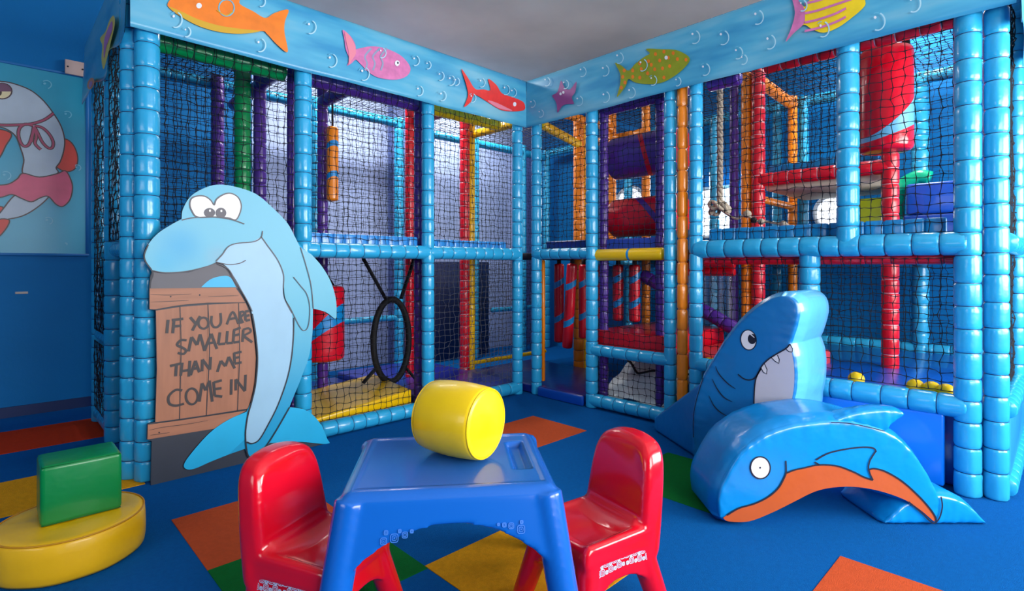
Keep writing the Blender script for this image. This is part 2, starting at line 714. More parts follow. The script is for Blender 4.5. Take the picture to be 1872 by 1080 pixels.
# left wing rails
ZB = 0.055
rail(LF, (1.40, 3.31, ZB), (2.34, 3.31, ZB), r=0.05)
rail(LF, (2.34, 3.31, ZB), (3.265, 3.30, ZB), r=0.05)
rail(LF, (0.585, 3.31, ZM), (1.40, 3.31, ZM), r=0.05)
rail(LF, (1.40, 3.31, ZM), (2.34, 3.31, ZM), r=0.05)
rail(LF, (2.34, 3.31, ZM), (3.265, 3.30, ZM), r=0.05)
rail(LF, (0.56, 3.33, 2.665), (3.37, 3.30, 2.665), r=0.045, seg=0.09)
rail(LF, (0.565, 3.36, ZM), (0.575, 4.17, ZM), r=0.045)
rail(LF, (0.565, 3.36, 2.665), (0.57, 4.80, 2.665), r=0.045)
rail(LF, (0.575, 4.17, 0.62), (0.57, 4.80, 0.62), r=0.042)
rail(LF, (0.575, 4.17, 0.06), (0.57, 4.80, 0.06), r=0.048)
# coloured inner rails behind the banner
rail(LF, (0.62, 3.45, 2.325), (1.34, 3.45, 2.325), M_GREEN, M_TIED, r=0.06, label='green padded rail')
rail(LF, (1.42, 3.45, 2.325), (2.33, 3.45, 2.325), M_PURPLE, M_TIED, r=0.05, label='purple padded rail')
rail(LF, (2.10, 3.56, 2.36), (3.28, 3.56, 2.36), M_YELLOW, M_TIED, r=0.045, label='yellow padded rail')
q0 = onY(590, 195, 4.17)
rail(LF, (q0.x, 3.45, 2.42), (q0.x, 4.17, 2.42), M_PURPLE, M_TIED, r=0.05, label='purple padded rail')
rail(LF, (1.42, 3.45, 2.44), (1.46, 4.85, 2.44), M_PURPLE, M_TIED, r=0.045, label='purple padded rail')
rail(LF, (2.84, 3.5, 2.44), (2.84, 4.2, 2.44), M_RED, M_TIEW, r=0.045, label='red padded rail')
rail(LF, (3.49, 3.55, 2.42), (3.49, 4.17, 2.42), M_YELLOW, M_TIED, r=0.04, label='yellow padded rail')
rail(LF, (0.6, YB, 2.60), (3.34, YB, 2.60), r=0.045)
rail(LF, (3.34, YB, 2.56), (5.35, YB, 2.56), r=0.045)
rail(LF, (1.5, YB, 0.56), (3.36, YB, 0.56), r=0.03)
rail(LF, (4.4, YB, 0.56), (5.35, YB, 0.56), r=0.03)
rail(LF, (3.49, 4.19, 0.12), (4.6, 4.19, 0.12), M_YELLOW, M_TIED, r=0.022, label='yellow padded rail')

# decks and pads of the left wing
M_DECK = mat('deck_underside', (28, 30, 42), 0.8)
mb = MB()
rbox(mb, (0.64, 3.37, 1.165), (1.36, 4.85, 1.215), 0.006, 1)
mb.build('deck', M_DECK, LF)
mb = MB()
rbox(mb, (1.45, 3.37, 1.165), (3.3, 4.14, 1.215), 0.006, 1)
mb.build('deck', M_DECK, LF)


def quilt(name, x0, x1, y, z0, z1, m, parent, axis='x', n=8, t=0.03):
    """padded strip with stitched ribs"""
    mb = MB()
    w = (x1 - x0) / n
    for i in range(n):
        a = x0 + i * w
        if axis == 'x':
            rbox(mb, (a, y, z0), (a + w, y + t, z1), min(0.012, t * .4), 3)
        else:
            rbox(mb, (y, a, z0), (y + t, a + w, z1), min(0.012, t * .4), 3)
    return mb.build(name, m, parent)


mb = MB()
rbox(mb, (3.46, 3.37, 1.165), (5.3, 4.14, 1.215), 0.006, 1)
mb.build('deck', M_DECK, LF)  # slab added to shade the corner cell below
mb = MB()
rbox(mb, (3.30, 5.0, 0.02), (4.45, 5.03, 1.15), 0.006, 1)
plabel(mb.build('back_panel', mat('panel_navy_back', (18, 36, 84), .5), LF), 'dark navy back panel')
M_PAD = vinyl('vinyl_pad_blue', (45, 140, 215), 0.3)
quilt('rail_pad', 1.46, 2.29, 3.365, 1.20, 1.315, M_PAD, LF, n=10)
quilt('rail_pad', 2.39, 3.2, 3.365, 1.20, 1.305, M_PAD, LF, n=10)
quilt('rail_pad', 0.64, 1.34, 3.365, 1.20, 1.30, M_PAD, LF, n=7)

# nets of the left wing
YN0 = 3.345
net('net', (0.63, YN0, 1.24), (0.72, 0, 0), (0, 0, 1.42), LF)
net('net', (1.45, YN0, 1.24), (0.84, 0, 0), (0, 0, 1.42), LF)
net('net', (2.38, YN0, 1.24), (0.85, 0, 0), (0, 0, 1.42), LF)
net('net', (1.45, YN0, 0.10), (0.84, 0, 0), (0, 0, 1.06), LF, m=M_NET)
net('net', (2.38, YN0, 0.10), (0.85, 0, 0), (0, 0, 1.06), LF, m=M_NETL)
net('net', (0.53, 3.46, 1.25), (0, 0.66, 0), (0, 0, 1.3), LF, r=0.002, jit=0.006)
net('net', (0.53, 4.23, 0.66), (0, 0.53, 0), (0, 0, 1.9), LF, r=0.002, jit=0.006)
net('net', (0.53, 4.23, 0.12), (0, 0.53, 0), (0, 0, 0.46), LF, r=0.002, jit=0.006)
net('net', (0.62, 3.38, 2.60), (1.8, 0, 0), (0, 1.5, 0), LF)      # roof
net('net', (2.42, 3.38, 2.60), (0.95, 0, 0), (0, 1.5, 0), LF)
net('net', (3.42, 3.38, 2.60), (1.95, 0, 0), (0, 1.5, 0), LF)
net('net', (0.62, YB, 1.2), (2.7, 0, 0), (0, 0, 1.38), LF, r=0.0012)
net('net', (0.62, YB, 0.1), (2.7, 0, 0), (0, 0, 1.1), LF, r=0.0012)
net('net', (3.4, YB, 1.2), (1.95, 0, 0), (0, 0, 1.36), LF, r=0.0012)
net('net', (3.4, YB, 0.58), (1.95, 0, 0), (0, 0, 0.6), LF, r=0.0012)
net('net', (2.05, 4.17, 1.24), (0.8, 0, 0), (0, 0, 1.15), LF, r=0.0012)
net('net', (0.65, 4.17, 1.24), (0.66, 0, 0), (0, 0, 1.3), LF)
net('net', (3.55, 4.2, 0.16), (1.0, 0, 0), (0, 0, 1.0), LF, m=M_NET)

# ---- right wing: front row (plane x = 3.375)
post(RF, 3.385, 3.185, r=0.046)
q = onX(1082, 500, X0)
PY1 = q.y
post(RF, X0, PY1, r=0.048)
PY2 = onX(1225, 500, X0).y
post(RF, X0, PY2, r=0.042)
q = onX(1247.5, 500, X0)
post(RF, X0 + 0.0, q.y, m=M_ORANGE, tie=mat('tie_orange', (190, 95, 10), 0.5), r=0.036, bulge=0.2, seg=0.16, pucker=2.6, label='orange padded post with a laced seam')
PY3 = onX(1272, 500, X0).y
post(RF, X0, PY3, r=0.044)
PY4 = 0.838
post(RF, X0, PY4, z0=1.22, r=0.055)
pole('post', (X0 + .03, onX(1480, 500, X0 + .03).y, 0.46), (X0 + .03, onX(1480, 500, X0 + .03).y, 1.19), 0.055, M_POLE, RF)
PY5 = 0.331
post(RF, X0 + 0.005, PY5 + .004, r=0.054, seg=0.115)
post(RF, 3.425, 0.236, r=0.049, seg=0.115)
# side face (y ~ 0.21)
post(RF, 4.4, 0.215, z0=0.4, r=0.04)
post(RF, 5.4, 0.2, z0=0.0, r=0.045)
# right wing inner posts
post(RF, 4.4, 0.84, m=M_RED, tie=M_TIEW, r=0.052, label='red padded post', z0=0.1)
q = onX(1682, 500, XB)
post(RF, q.x, q.y, r=0.06)
post(RF, 4.4, 1.717, m=M_RED, tie=M_TIEW, r=0.052, label='red padded post')
post(RF, 4.4, 1.81, m=M_ORANGE, tie=M_TIED, r=0.04, label='orange padded post')
post(RF, 4.42, 1.92, m=M_PURPLE, tie=M_TIED, r=0.036, label='purple padded post')
post(RF, 5.3, 1.76, m=M_ORANGE, tie=M_TIED, r=0.04, label='orange padded post')
post(RF, 5.38, 1.69, r=0.04)
post(RF, 5.40, 1.93, r=0.045)
post(RF, 5.40, 2.55, r=0.05)
post(RF, 4.4, 3.54, m=M_ORANGE, tie=M_TIED, r=0.055, label='orange padded post')
post(RF, 4.52, 3.56, m=M_YELLOW, tie=M_TIED, r=0.03, label='yellow padded post')
post(RF, 4.4, 3.12, z0=1.2, m=M_ORANGE, tie=M_TIED, r=0.04, label='orange padded post')
post(RF, 4.4, 2.74, m=M_ORANGE, tie=M_TIED, r=0.04, label='orange padded post')
q = onX(1104, 300, 3.48)
post(RF, q.x, q.y, m=M_PURPLE, tie=M_TIED, r=0.035, label='purple padded post')
q = onX(1207, 300, 3.48)
post(RF, q.x, q.y, m=M_PURPLE, tie=M_TIED, r=0.035, label='purple padded post')
post(RF, 5.40, 3.6, r=0.05)
post(RF, 5.40, 4.9, r=0.05)
# thin orange edging beside the doorway post
mb = MB()
rbox(mb, (3.44, 3.16, 0.10), (3.47, 3.19, 1.15), 0.008, 2)
plabel(mb.build('post_edging', M_ORANGE, RF), 'thin orange edging strip')

# right wing rails
rail(RF, (X0, 3.185, 1.2), (X0, PY1, 1.2), r=0.046)
rail(RF, (X0, PY3, 1.21), (X0, PY5, 1.21), r=0.058)
rail(RF, (X0, PY1, 0.45), (X0, PY2, 0.45), r=0.045)
rail(RF, (X0, PY1, 0.06), (X0, PY2 + .02, 0.06), r=0.05)
rail(RF, (X0, PY3, 0.45), (X0, 1.52, 0.45), r=0.045)
rail(RF, (X0, 1.5, 0.42), (X0, PY5, 0.42), r=0.056, seg=0.12)
rail(RF, (X0, 3.3, 2.665), (X0, 0.17, 2.665), r=0.045, seg=0.09)
rail(RF, (3.46, 0.205, 0.42), (5.4, 0.205, 0.42), r=0.045)
rail(RF, (3.46, 0.205, 0.05), (5.4, 0.205, 0.05), r=0.045)
rail(RF, (3.46, 0.205, 1.21), (5.4, 0.205, 1.21), r=0.05)
rail(RF, (3.42, 0.205, 2.62), (5.4, 0.205, 2.62), r=0.045)
rail(RF, (XB, 0.25, 0.43), (XB, 1.9, 0.43), r=0.05)
rail(RF, (XB, 0.25, 2.62), (XB, 4.85, 2.62), r=0.05)
rail(RF, (X0 + .10, PY3 + .1, 2.325), (X0 + .10, PY1 - .02, 2.325), M_PURPLE, M_TIED, r=0.045, label='purple padded rail')
rail(RF, (X0 + .10, 1.47, 2.32), (X0 + .10, 1.68, 2.32), M_PURPLE, M_TIED, r=0.05, label='purple padded rail')
rail(RF, (3.60, 1.36, 2.385), (3.60, 0.35, 2.385), M_RED, M_TIEW, r=0.048, label='red padded rail')
rail(RF, (4.4, 1.717, 2.58), (5.3, 1.76, 2.58), M_ORANGE, M_TIED, r=0.048, label='orange padded rail')
rail(RF, (4.4, 1.717, 1.78), (4.4, 0.84, 1.78), M_RED, M_TIEW, r=0.052, label='red padded rail')
rail(RF, (4.42, 1.72, 1.64), (5.3, 1.76, 1.64), M_ORANGE, M_TIED, r=0.03, label='orange padded rail')
rail(RF, (X0 + .07, PY3, 1.14), (X0 + .07, PY5, 1.14), M_RED, M_TIED, r=0.032, label='red padded rail')
rail(RF, (3.50, 3.25, 2.36), (4.42, 3.54, 2.36), M_YELLOW, M_TIED, r=0.042, label='yellow padded rail')
rail(RF, (4.4, 3.30, 2.35), (4.4, 2.74, 2.35), M_ORANGE, M_TIED, r=0.04, label='orange padded rail')
rail(RF, (3.55, 3.12, 2.45), (4.4, 3.12, 2.45), M_ORANGE, M_TIED, r=0.035, label='orange padded rail')
rail(RF, (4.95, 2.1, 1.12), (4.95, 3.4, 1.12), r=0.04)
# purple slanting tube and red beam low behind the middle bay
rail(RF, (4.15, 2.62, 1.02), (4.2, 1.72, 0.56), M_PURPLE, M_TIED, r=0.055, label='purple slanting tube')

# decks, pads and panels
mb = MB()
rbox(mb, (3.45, 1.8, 1.17), (5.4, 3.2, 1.21), 0.004, 1)
mb.build('deck', M_DECK, RF)
mb = MB()
rbox(mb, (4.46, 0.9, 1.70), (5.36, 1.68, 1.75), 0.004, 1)
plabel(mb.build('deck', mat('deck_cream', (205, 195, 170), 0.7), RF), 'cream underside of the upper deck')
mb = MB()
rbox(mb, (4.62, 0.30, 1.16), (5.36, 1.68, 1.20), 0.004, 1)
mb.build('deck', M_DECK, RF)
quilt('rail_pad', 0.42, 1.66, 3.43, 1.23, 1.345, M_CYAN, RF, axis='y', n=14)
quilt('rail_pad', 2.66, 3.12, 3.43, 1.22, 1.31, M_NAVY, RF, axis='y', n=1)
quilt('rail_pad', 1.98, 2.52, 3.47, 1.20, 1.31, mat('pad_blue_violet', (50, 80, 190), 0.35), RF, axis='y', n=1)
quilt('rail_pad', 0.92, 1.66, 4.47, 1.80, 1.90, M_CYAN, RF, axis='y', n=8)
mb = MB()
rbox(mb, (3.345, 0.42, 0.02), (3.385, 1.60, 0.375), 0.012, 3)
plabel(mb.build('barrier_panel', mat('panel_bright_blue', (0, 118, 225), 0.35, coat=.2), RF), 'smooth bright blue panel under the ball pit rail')
mb = MB()
rbox(mb, (3.52, 0.19, 0.08), (5.35, 0.225, 0.385), 0.01, 3)
mb.build('barrier_panel', M_PAD, RF)
mb = MB()
rbox(mb, (5.36, 0.3, 0.05), (5.39, 1.65, 0.39), 0.008, 2)
mb.build('barrier_panel', M_BLUE, RF)
mb = MB()
rbox(mb, (4.6, 3.66, 0.10), (5.38, 3.69, 1.1), 0.008, 2)
mb.build('barrier_panel', mat('panel_dark_blue', (10, 60, 120), 0.5), RF)

# nets of the right wing (plane just behind the front posts)
XN0 = X0 + 0.035
net('net', (XN0, PY1 + .045, 1.25), (0, 3.15 - PY1 - .045, 0), (0, 0, 1.42), RF)
net('net', (XN0, PY2 + .04, 1.22), (0, PY1 - PY2 - .08, 0), (0, 0, 1.45), RF)
net('net', (XN0, PY2 + .04, 0.50), (0, PY1 - PY2 - .08, 0), (0, 0, 0.66), RF)
net('net', (XN0, PY2 + .04, 0.11), (0, PY1 - PY2 - .08, 0), (0, 0, 0.29), RF)
net('net', (XN0, PY4 + .05, 1.27), (0, PY3 - PY4 - .09, 0), (0, 0, 1.38), RF)
net('net', (XN0, PY5 + .06, 1.27), (0, PY4 - PY5 - .11, 0), (0, 0, 1.38), RF)
ys = onX(1480, 500, X0).y
net('net', (XN0, ys + .05, 0.48), (0, PY3 - ys - .09, 0), (0, 0, 0.66), RF)
net('net', (XN0, PY5 + .06, 0.48), (0, ys - PY5 - .11, 0), (0, 0, 0.66), RF)
net('net', (3.42, 0.28, 2.58), (1.98, 0, 0), (0, 1.4, 0), RF)
net('net', (3.42, 1.70, 2.58), (1.98, 0, 0), (0, 1.5, 0), RF)
net('net', (XB - .03, 0.28, 1.24), (0, 1.4, 0), (0, 0, 1.34), RF, r=0.0012)
net('net', (XB - .03, 1.72, 1.24), (0, 3.0, 0), (0, 0, 1.34), RF, r=0.0012)
net('net', (XB - .03, 0.28, 0.48), (0, 1.6, 0), (0, 0, 0.70), RF)
net('net', (XB - .03, 1.9, 0.1), (0, 1.7, 0), (0, 0, 1.05), RF)
net('net', (3.53, 0.22, 1.27), (1.83, 0, 0), (0, 0, 1.33), RF, r=0.0024)
net('net', (3.53, 0.22, 0.47), (1.83, 0, 0), (0, 0, 0.7), RF, r=0.0024)
net('net', (4.4, 0.9, 1.84), (0, 0.78, 0), (0, 0, 0.75), RF)
net('net', (4.45, 2.78, 1.24), (0, 0.33, 0), (0, 0, 1.1), RF)

# ------------------------------------------------------------------ banners
def banner_mat():
    m = bpy.data.materials.new('banner_print')
    m.use_nodes = True
    nt = m.node_tree
    b = nt.nodes['Principled BSDF']
    b.inputs['Roughness'].default_value = 0.32
    tc = nt.nodes.new('ShaderNodeTexCoord')
    mp = nt.nodes.new('ShaderNodeMapping')
    mp.inputs['Scale'].default_value = (0.9, 0.9, 4.5)
    mp.inputs['Rotation'].default_value = (0.25, 0.25, 0)
    n = nt.nodes.new('ShaderNodeTexNoise')
    n.inputs['Scale'].default_value = 1.6
    n.inputs['Detail'].default_value = 3
    cr = nt.nodes.new('ShaderNodeValToRGB')
    cr.color_ramp.elements[0].position = 0.33
    cr.color_ramp.elements[0].color = lin((48, 142, 188))
    cr.color_ramp.elements[1].position = 0.72
    cr.color_ramp.elements[1].color = lin((128, 188, 208))
    e = cr.color_ramp.elements.new(0.5)
    e.color = lin((78, 168, 202))
    nt.links.new(tc.outputs['Object'], mp.inputs['Vector'])
    nt.links.new(mp.outputs['Vector'], n.inputs['Vector'])
    nt.links.new(n.outputs['Fac'], cr.inputs['Fac'])
    nt.links.new(cr.outputs['Color'], b.inputs['Base Color'])
    return m


M_BAN = banner_mat()


def banner(name, a, b, z0, z1, nrm, label, scal=0.0, ripple=0.006):
    """hanging cloth strip from a to b (2D), wrapped over the top rail"""
    a = Vector((a[0], a[1], 0))
    b = Vector((b[0], b[1], 0))
    nrm = Vector(nrm)
    L = (b - a).length
    nu = int(L / 0.03)
    prof = [(-0.095, z1 - 0.02), (-0.07, z1 + 0.022), (-0.035, z1 + 0.03), (-0.008, z1 + 0.02), (0.0, z1), ]
    for k in range(1, 14):
        prof.append((0.0, z1 + (z0 - z1) * k / 13))
    V = []
    for i in range(nu + 1):
        u = i / nu
        for j, (off, z) in enumerate(prof):
            w = max(0, j - 4) / 13
            d = ripple * w * (math.sin(u * L * 5.1 + 1) + 0.6 * math.sin(u * L * 11 + 2 * w)) * 1.0
            zz = z + (scal * w * (0.5 - 0.5 * math.cos(u * L * 2 * PI / 0.75)))
            V.append((a + (b - a) * u + nrm * (off + d) + Vector((0, 0, zz)))[:])
    m = len(prof)
    F = []
    for i in range(nu):
        for j in range(m - 1):
            F.append((i * m + j, (i + 1) * m + j, (i + 1) * m + j + 1, i * m + j + 1))
    n0 = len(V)
    V += [tuple(Vector(v) - nrm * 0.0025) for v in V]
    F += [tuple(k + n0 for k in f[::-1]) for f in F]
    # hem
    for i in range(nu):
        p, q_ = i * m + m - 1, (i + 1) * m + m - 1
        F.append((p, q_, q_ + n0, p + n0))
    mb = MB()
    mb.add(V, F)
    o = mb.build(name, M_BAN)
    tag(o, label, 'banner')
    return o


BL = banner('banner', (0.50, 3.235), (3.305, 3.235), 2.285, 2.665, (0, -1, 0), 'long sea life banner over the left wing with orange fish and red shark')
BR = banner('banner', (3.31, 3.235), (3.31, 0.16), 2.285, 2.665, (-1, 0, 0), 'long sea life banner over the right wing with starfish and green fish')
BE = banner('banner', (0.485, 4.85), (0.485, 3.235), 2.24, 2.66, (-1, 0, 0), 'short sea life banner on the left end of the frame, by the wall', scal=0.05, ripple=0.012)
BS = banner('banner', (3.31, 0.155), (5.45, 0.155), 2.20, 2.66, (0, -1, 0), 'short sea life banner on the right end of the frame', scal=0.12, ripple=0.01)

M_FOR = mat('print_orange', (235, 122, 20), 0.4, var=.12, vscale=12)
M_FYE = mat('print_ochre', (205, 160, 30), 0.4)
M_FPK = mat('print_pink', (205, 112, 165), 0.4, var=.15, vscale=20)
M_FPL = mat('print_rose', (226, 130, 150), 0.4)
M_FGY = mat('print_grey_mauve', (140, 150, 180), 0.4)
M_FRD = mat('print_red', (226, 52, 48), 0.4, var=.12, vscale=15)
M_FMG = mat('print_magenta', (150, 70, 135), 0.4, var=.1, vscale=15)
M_FGR = mat('print_lime', (140, 150, 22), 0.4, var=.12, vscale=15)
M_FYL = mat('print_yellow', (238, 205, 20), 0.4, var=.1, vscale=12)
M_BUB = mat('print_bubble', (98, 178, 208), 0.35)
M_BUBW = mat('print_bubble_white', (168, 212, 228), 0.35)


def bproj(side):
    if side == 'L':
        return (lambda x, y: onY(x, y, 3.235)), Vector((0, -1, 0)), BL, 0.011
    if side == 'R':
        return (lambda x, y: onX(x, y, 3.31)), Vector((-1, 0, 0)), BR, 0.011
    return (lambda x, y: onX(x, y, 0.485)), Vector((-1, 0, 0)), BE, 0.022


def printed(side, name, layers, label=None):
    """layers: list of (kind, pixel points, material, width)"""
    f, n, par, base = bproj(side)
    if name == 'bubble_print':
        base += 0.0046
    mb = MB()
    ms = []
    for i, (kind, pts, m, w) in enumerate(layers):
        if m not in ms:
            ms.append(m)
        mi = ms.index(m)
        P = [f(*p) for p in pts]
        # keep the print inside the cloth
        for p in P:
            p.z = min(p.z, 2.672)
        if kind == 'fill':
            fill(mb, P, n, base + i * 0.0009, mi)
        elif kind == 'line':
            ribbon(mb, P, w, n, base + i * 0.0009, mi)
        elif kind == 'loop':
            ribbon(mb, P, w, n, base + i * 0.0009, mi, closed=True)
    o = mb.build(name, ms, par, smooth=False)
    if label:
        o['label'] = label
    return o


def sp(pts, n=5, closed=True):
    return [tuple(p) for p in spline(pts, n, closed)]


s4 = 3.856
fish1 = [(306, 8), (311, 18), (329, 31), (363, 49), (402, 60), (441, 63), (478, 58), (488, 64), (506, 83), (525, 96), (519, 60), (520, 40), (526, 19), (501, 25), (484, 34), (462, 22), (438, 9), (436, -2), (410, -6), (380, -9), (350, -9), (320, -6)]
printed('L', 'fish_print', [('fill', sp(fish1), M_FOR, 0),
                            ('fill', sp([(308, 14), (329, 31), (363, 49), (402, 60), (441, 63), (475, 58), (440, 54), (400, 48), (360, 36), (330, 22)]), M_FYE, 0),
                            ('fill', ell(363, 12, 5, 5), M_WHITE, 0), ('loop', ell(413, 16, 14, 15), M_BUB, .006),
                            ('line', sp([(395, 20), (412, 30), (425, 22)], 5, False), M_FYE, .006)], 'orange fish')
f2 = crop(470, 0, s4, [(690, 350), (800, 330), (900, 345), (1000, 390), (1060, 450), (1075, 500), (1040, 545), (960, 565), (850, 550), (780, 510), (720, 450), (690, 425), (660, 450), (630, 465), (645, 420), (620, 350), (610, 280), (600, 215), (650, 255), (680, 300), (692, 340)])
L2 = [('fill', sp(f2, 4), M_FPK, 0)]
for a_, b_ in ((745, 790), (800, 850), (855, 900)):
    L2.append(('line', sp(crop(470, 0, s4, [(b_ + 10, 345), (a_ + 10, 400), (a_ + 25, 450), (a_ + 10, 500)]), 4, False), M_FGY, .012))
L2.append(('fill', sp(crop(470, 0, s4, [(612, 230), (650, 265), (680, 320), (690, 380), (660, 430), (640, 460), (640, 380), (622, 300)]), 4), M_FPL, 0))
L2.append(('fill', crop(470, 0, s4, ell(980, 450, 17, 20)), M_WHITE, 0))
L2.append(('fill', crop(470, 0, s4, ell(984, 448, 6, 8)), M_INK, 0))
printed('L', 'fish_print', L2, 'striped pink and mauve fish')
f3 = [(842, 127), (854, 143), (867, 163), (882, 164), (895, 165), (891, 145), (906, 156), (916, 171), (935, 178), (950, 184), (957, 190), (956, 202), (930, 204), (911, 200), (885, 184), (866, 174), (859, 187), (847, 196), (854, 176), (851, 156)]
printed('L', 'fish_print', [('fill', sp(f3, 4), M_FRD, 0), ('fill', sp([(890, 184), (905, 188), (922, 196), (935, 203), (915, 200), (900, 193)], 4), M_FPL, 0),
                            ('fill', ell(939, 191, 3, 4), M_WHITE, 0)], 'red shark')
f4 = crop(930, 0, s4, [(375, 570), (400, 620), (440, 632), (483, 577), (475, 650), (450, 690), (466, 733), (420, 735), (380, 752), (350, 798), (345, 740), (330, 705), (312, 675), (350, 650)])
printed('R', 'starfish_print', [('fill', sp(f4, 3), M_FMG, 0), ('fill', crop(930, 0, s4, ell(372, 664, 8, 10)), M_WHITE, 0), ('fill', crop(930, 0, s4, ell(392, 654, 8, 10)), M_WHITE, 0)], 'purple starfish')
f5 = crop(930, 0, s4, [(755, 447), (800, 465), (850, 500), (900, 450), (960, 405), (1000, 380), (975, 348), (1080, 350), (1180, 355), (1250, 385), (1280, 415), (1270, 450), (1200, 520), (1100, 580), (1000, 597), (900, 585), (850, 560), (830, 610), (768, 688), (790, 600), (790, 520)])
L5 = [('fill', sp(f5, 4), M_FGR, 0)]
for cx, cy in ((1040, 385), (1100, 368), (1165, 378), (1195, 420), (1255, 425), (1130, 410), (1070, 430), (990, 435), (930, 450), (1010, 460), (880, 500), (940, 490), (1035, 492), (1090, 485), (1140, 470), (930, 550), (880, 545), (820, 500), (810, 545), (825, 585), (800, 620), (985, 520), (1100, 550)):
    L5.append(('fill', crop(930, 0, s4, ell(cx, cy, 11, 14, 10)), M_FOR, 0))
L5.append(('fill', crop(930, 0, s4, ell(1116, 410, 12, 14, 12)), M_WHITE, 0))
for i in range(1, len(L5) - 1):
    pass
f_, n_, par_, base_ = bproj('R')
mb = MB()
ms = [M_FGR, M_FOR, M_WHITE]
fill(mb, [f_(*p) for p in L5[0][1]], n_, base_, 0)
for l in L5[1:-1]:
    fill(mb, [f_(*p) for p in l[1]], n_, base_ + .0009, 1)
fill(mb, [f_(*p) for p in L5[-1][1]], n_, base_ + .0018, 2)
plabel(mb.build('fish_print', ms, par_, smooth=False), 'lime green fish with orange spots')
f6 = crop(1392, 0, s4, [(215, -40), (300, 50), (330, 20), (400, -45), (560, -70), (700, -45), (735, 20), (720, 60), (640, 130), (540, 200), (440, 235), (360, 210), (300, 180), (230, 240), (175, 298), (215, 200), (240, 90)])
L6 = [('fill', sp(f6, 4), M_FYL, 0), ('fill', sp(crop(1392, 0, s4, [(215, -40), (300, 55), (310, 120), (300, 175), (230, 240), (175, 298), (215, 200), (240, 90)]), 4), M_FPK, 0)]
for dy in (-30, 40, 105, 165):
    L6.append(('line', sp(crop(1392, 0, s4, [(310, dy + 60), (400, dy + 40), (520, dy), (640 if dy < 100 else 600, dy - 40)]), 4, False), M_FPK, .013))
printed('R', 'fish_print', L6, 'yellow fish with pink stripes')
f7 = crop(0, 0, s4, [(840, 120), (848, 180), (820, 300), (790, 420), (765, 495), (750, 420), (757, 330), (740, 280), (780, 230), (810, 150)])
printed('E', 'fish_print', [('fill', sp(f7, 4), M_FYL, 0), ('fill', sp(crop(0, 0, s4, [(825, 160), (830, 220), (790, 330), (770, 420), (768, 330), (780, 260)]), 4), M_FPK, 0)], 'yellow and mauve fish')
printed('E', 'fish_print', [('fill', crop(0, 0, s4, ell(672, 595, 24, 42, 20, .3)), M_FOR, 0), ('fill', crop(0, 0, s4, ell(672, 600, 12, 22, 16, .3)), M_FPK, 0)], 'small orange fish')
BUBS = {'L': [(566, 51, 12), (474, 84, 12), (604, 112, 12), (663, 136, 12), (757, 112, 9), (764, 167, 9), (806, 176, 9), (803, 140, 8), (822, 148, 9), (832, 150, 7), (878, 152, 8), (922, 165, 9), (696, 98, 9), (320, 38, 14), (476, 5, 9), (935, 170, 8), (861, 180, 8), (780, 60 + 60, 7), (340, 60, 9)],
        'R': [(1001, 150, 8), (990, 208, 7), (1035, 155, 8), (1060, 185, 9), (1066, 132, 9), (1107, 130, 10), (1108, 178, 10), (1133, 107, 10), (1155, 170, 10), (1176, 120, 11), (1195, 148, 9), (1240, 150, 8), (1271, 69, 12), (1323, 70, 13), (1350, 98, 11), (1386, 33, 13), (1290, 128, 11), (1605, 41, 16), (1670, 8, 16), (1505, 55, 14), (1408, 78, 13), (953, 218 - 4, 1), (1468, 12, 10), (1360, 110, 9), (955 + 20, 190, 7)]}
for side, bl in BUBS.items():
    for i, (x, y, r) in enumerate(bl):
        if r < 3:
            continue
        a0 = 3.6 + (i % 3) * 0.3
        printed(side, 'bubble_print', [('line', ell(x, y, r * .85, r, 20, 0, -1.2, 1.9), M_BUBW, .0065), ('line', ell(x, y, r * .85, r, 14, 0, a0, a0 + 0.7), M_BUB, .004),
                                       ('fill', ell(x - r * .25, y - r * .45, r * .16, r * .18, 8), M_WHITE, 0)])

# ------------------------------------------------------------------ dolphin board at the entrance
YBRD = 3.20
NB = Vector((0, -1, 0))
fB = lambda x, y: onY(x, y, YBRD)
cA = lambda pts: crop(250, 320, 3.858, pts)
cB = lambda pts: crop(250, 540, 3.0, pts)
cF = lambda pts: crop(270, 500, 4.152, pts)
M_DOL = mat('paint_cyan', (86, 192, 226), 0.42, var=.07, vscale=5)
M_DOL2 = mat('paint_cyan_deep', (20, 172, 218), 0.42, var=.05, vscale=5)
M_BEL = mat('paint_pale_blue', (150, 192, 216), 0.42, var=.04, vscale=6)
M_BGD = mat('paint_charcoal', (92, 90, 96), 0.5, var=.05, vscale=8)
M_BGB = mat('paint_slate', (44, 50, 62), 0.5, var=.08, vscale=8)
M_WOOD = mat('paint_plank', (160, 104, 76), 0.5, var=.13, vscale=9, bstretch=(3, 1, .35))
M_WOODH = mat('paint_beam', (162, 106, 78), 0.5, var=.13, vscale=9, bstretch=(.35, 1, 3))
M_LINE = mat('paint_line_brown', (82, 78, 84), 0.5)
M_LINEK = mat('paint_line_black', (22, 26, 38), 0.5)
M_LET = mat('paint_lettering', (48, 42, 44), 0.5)


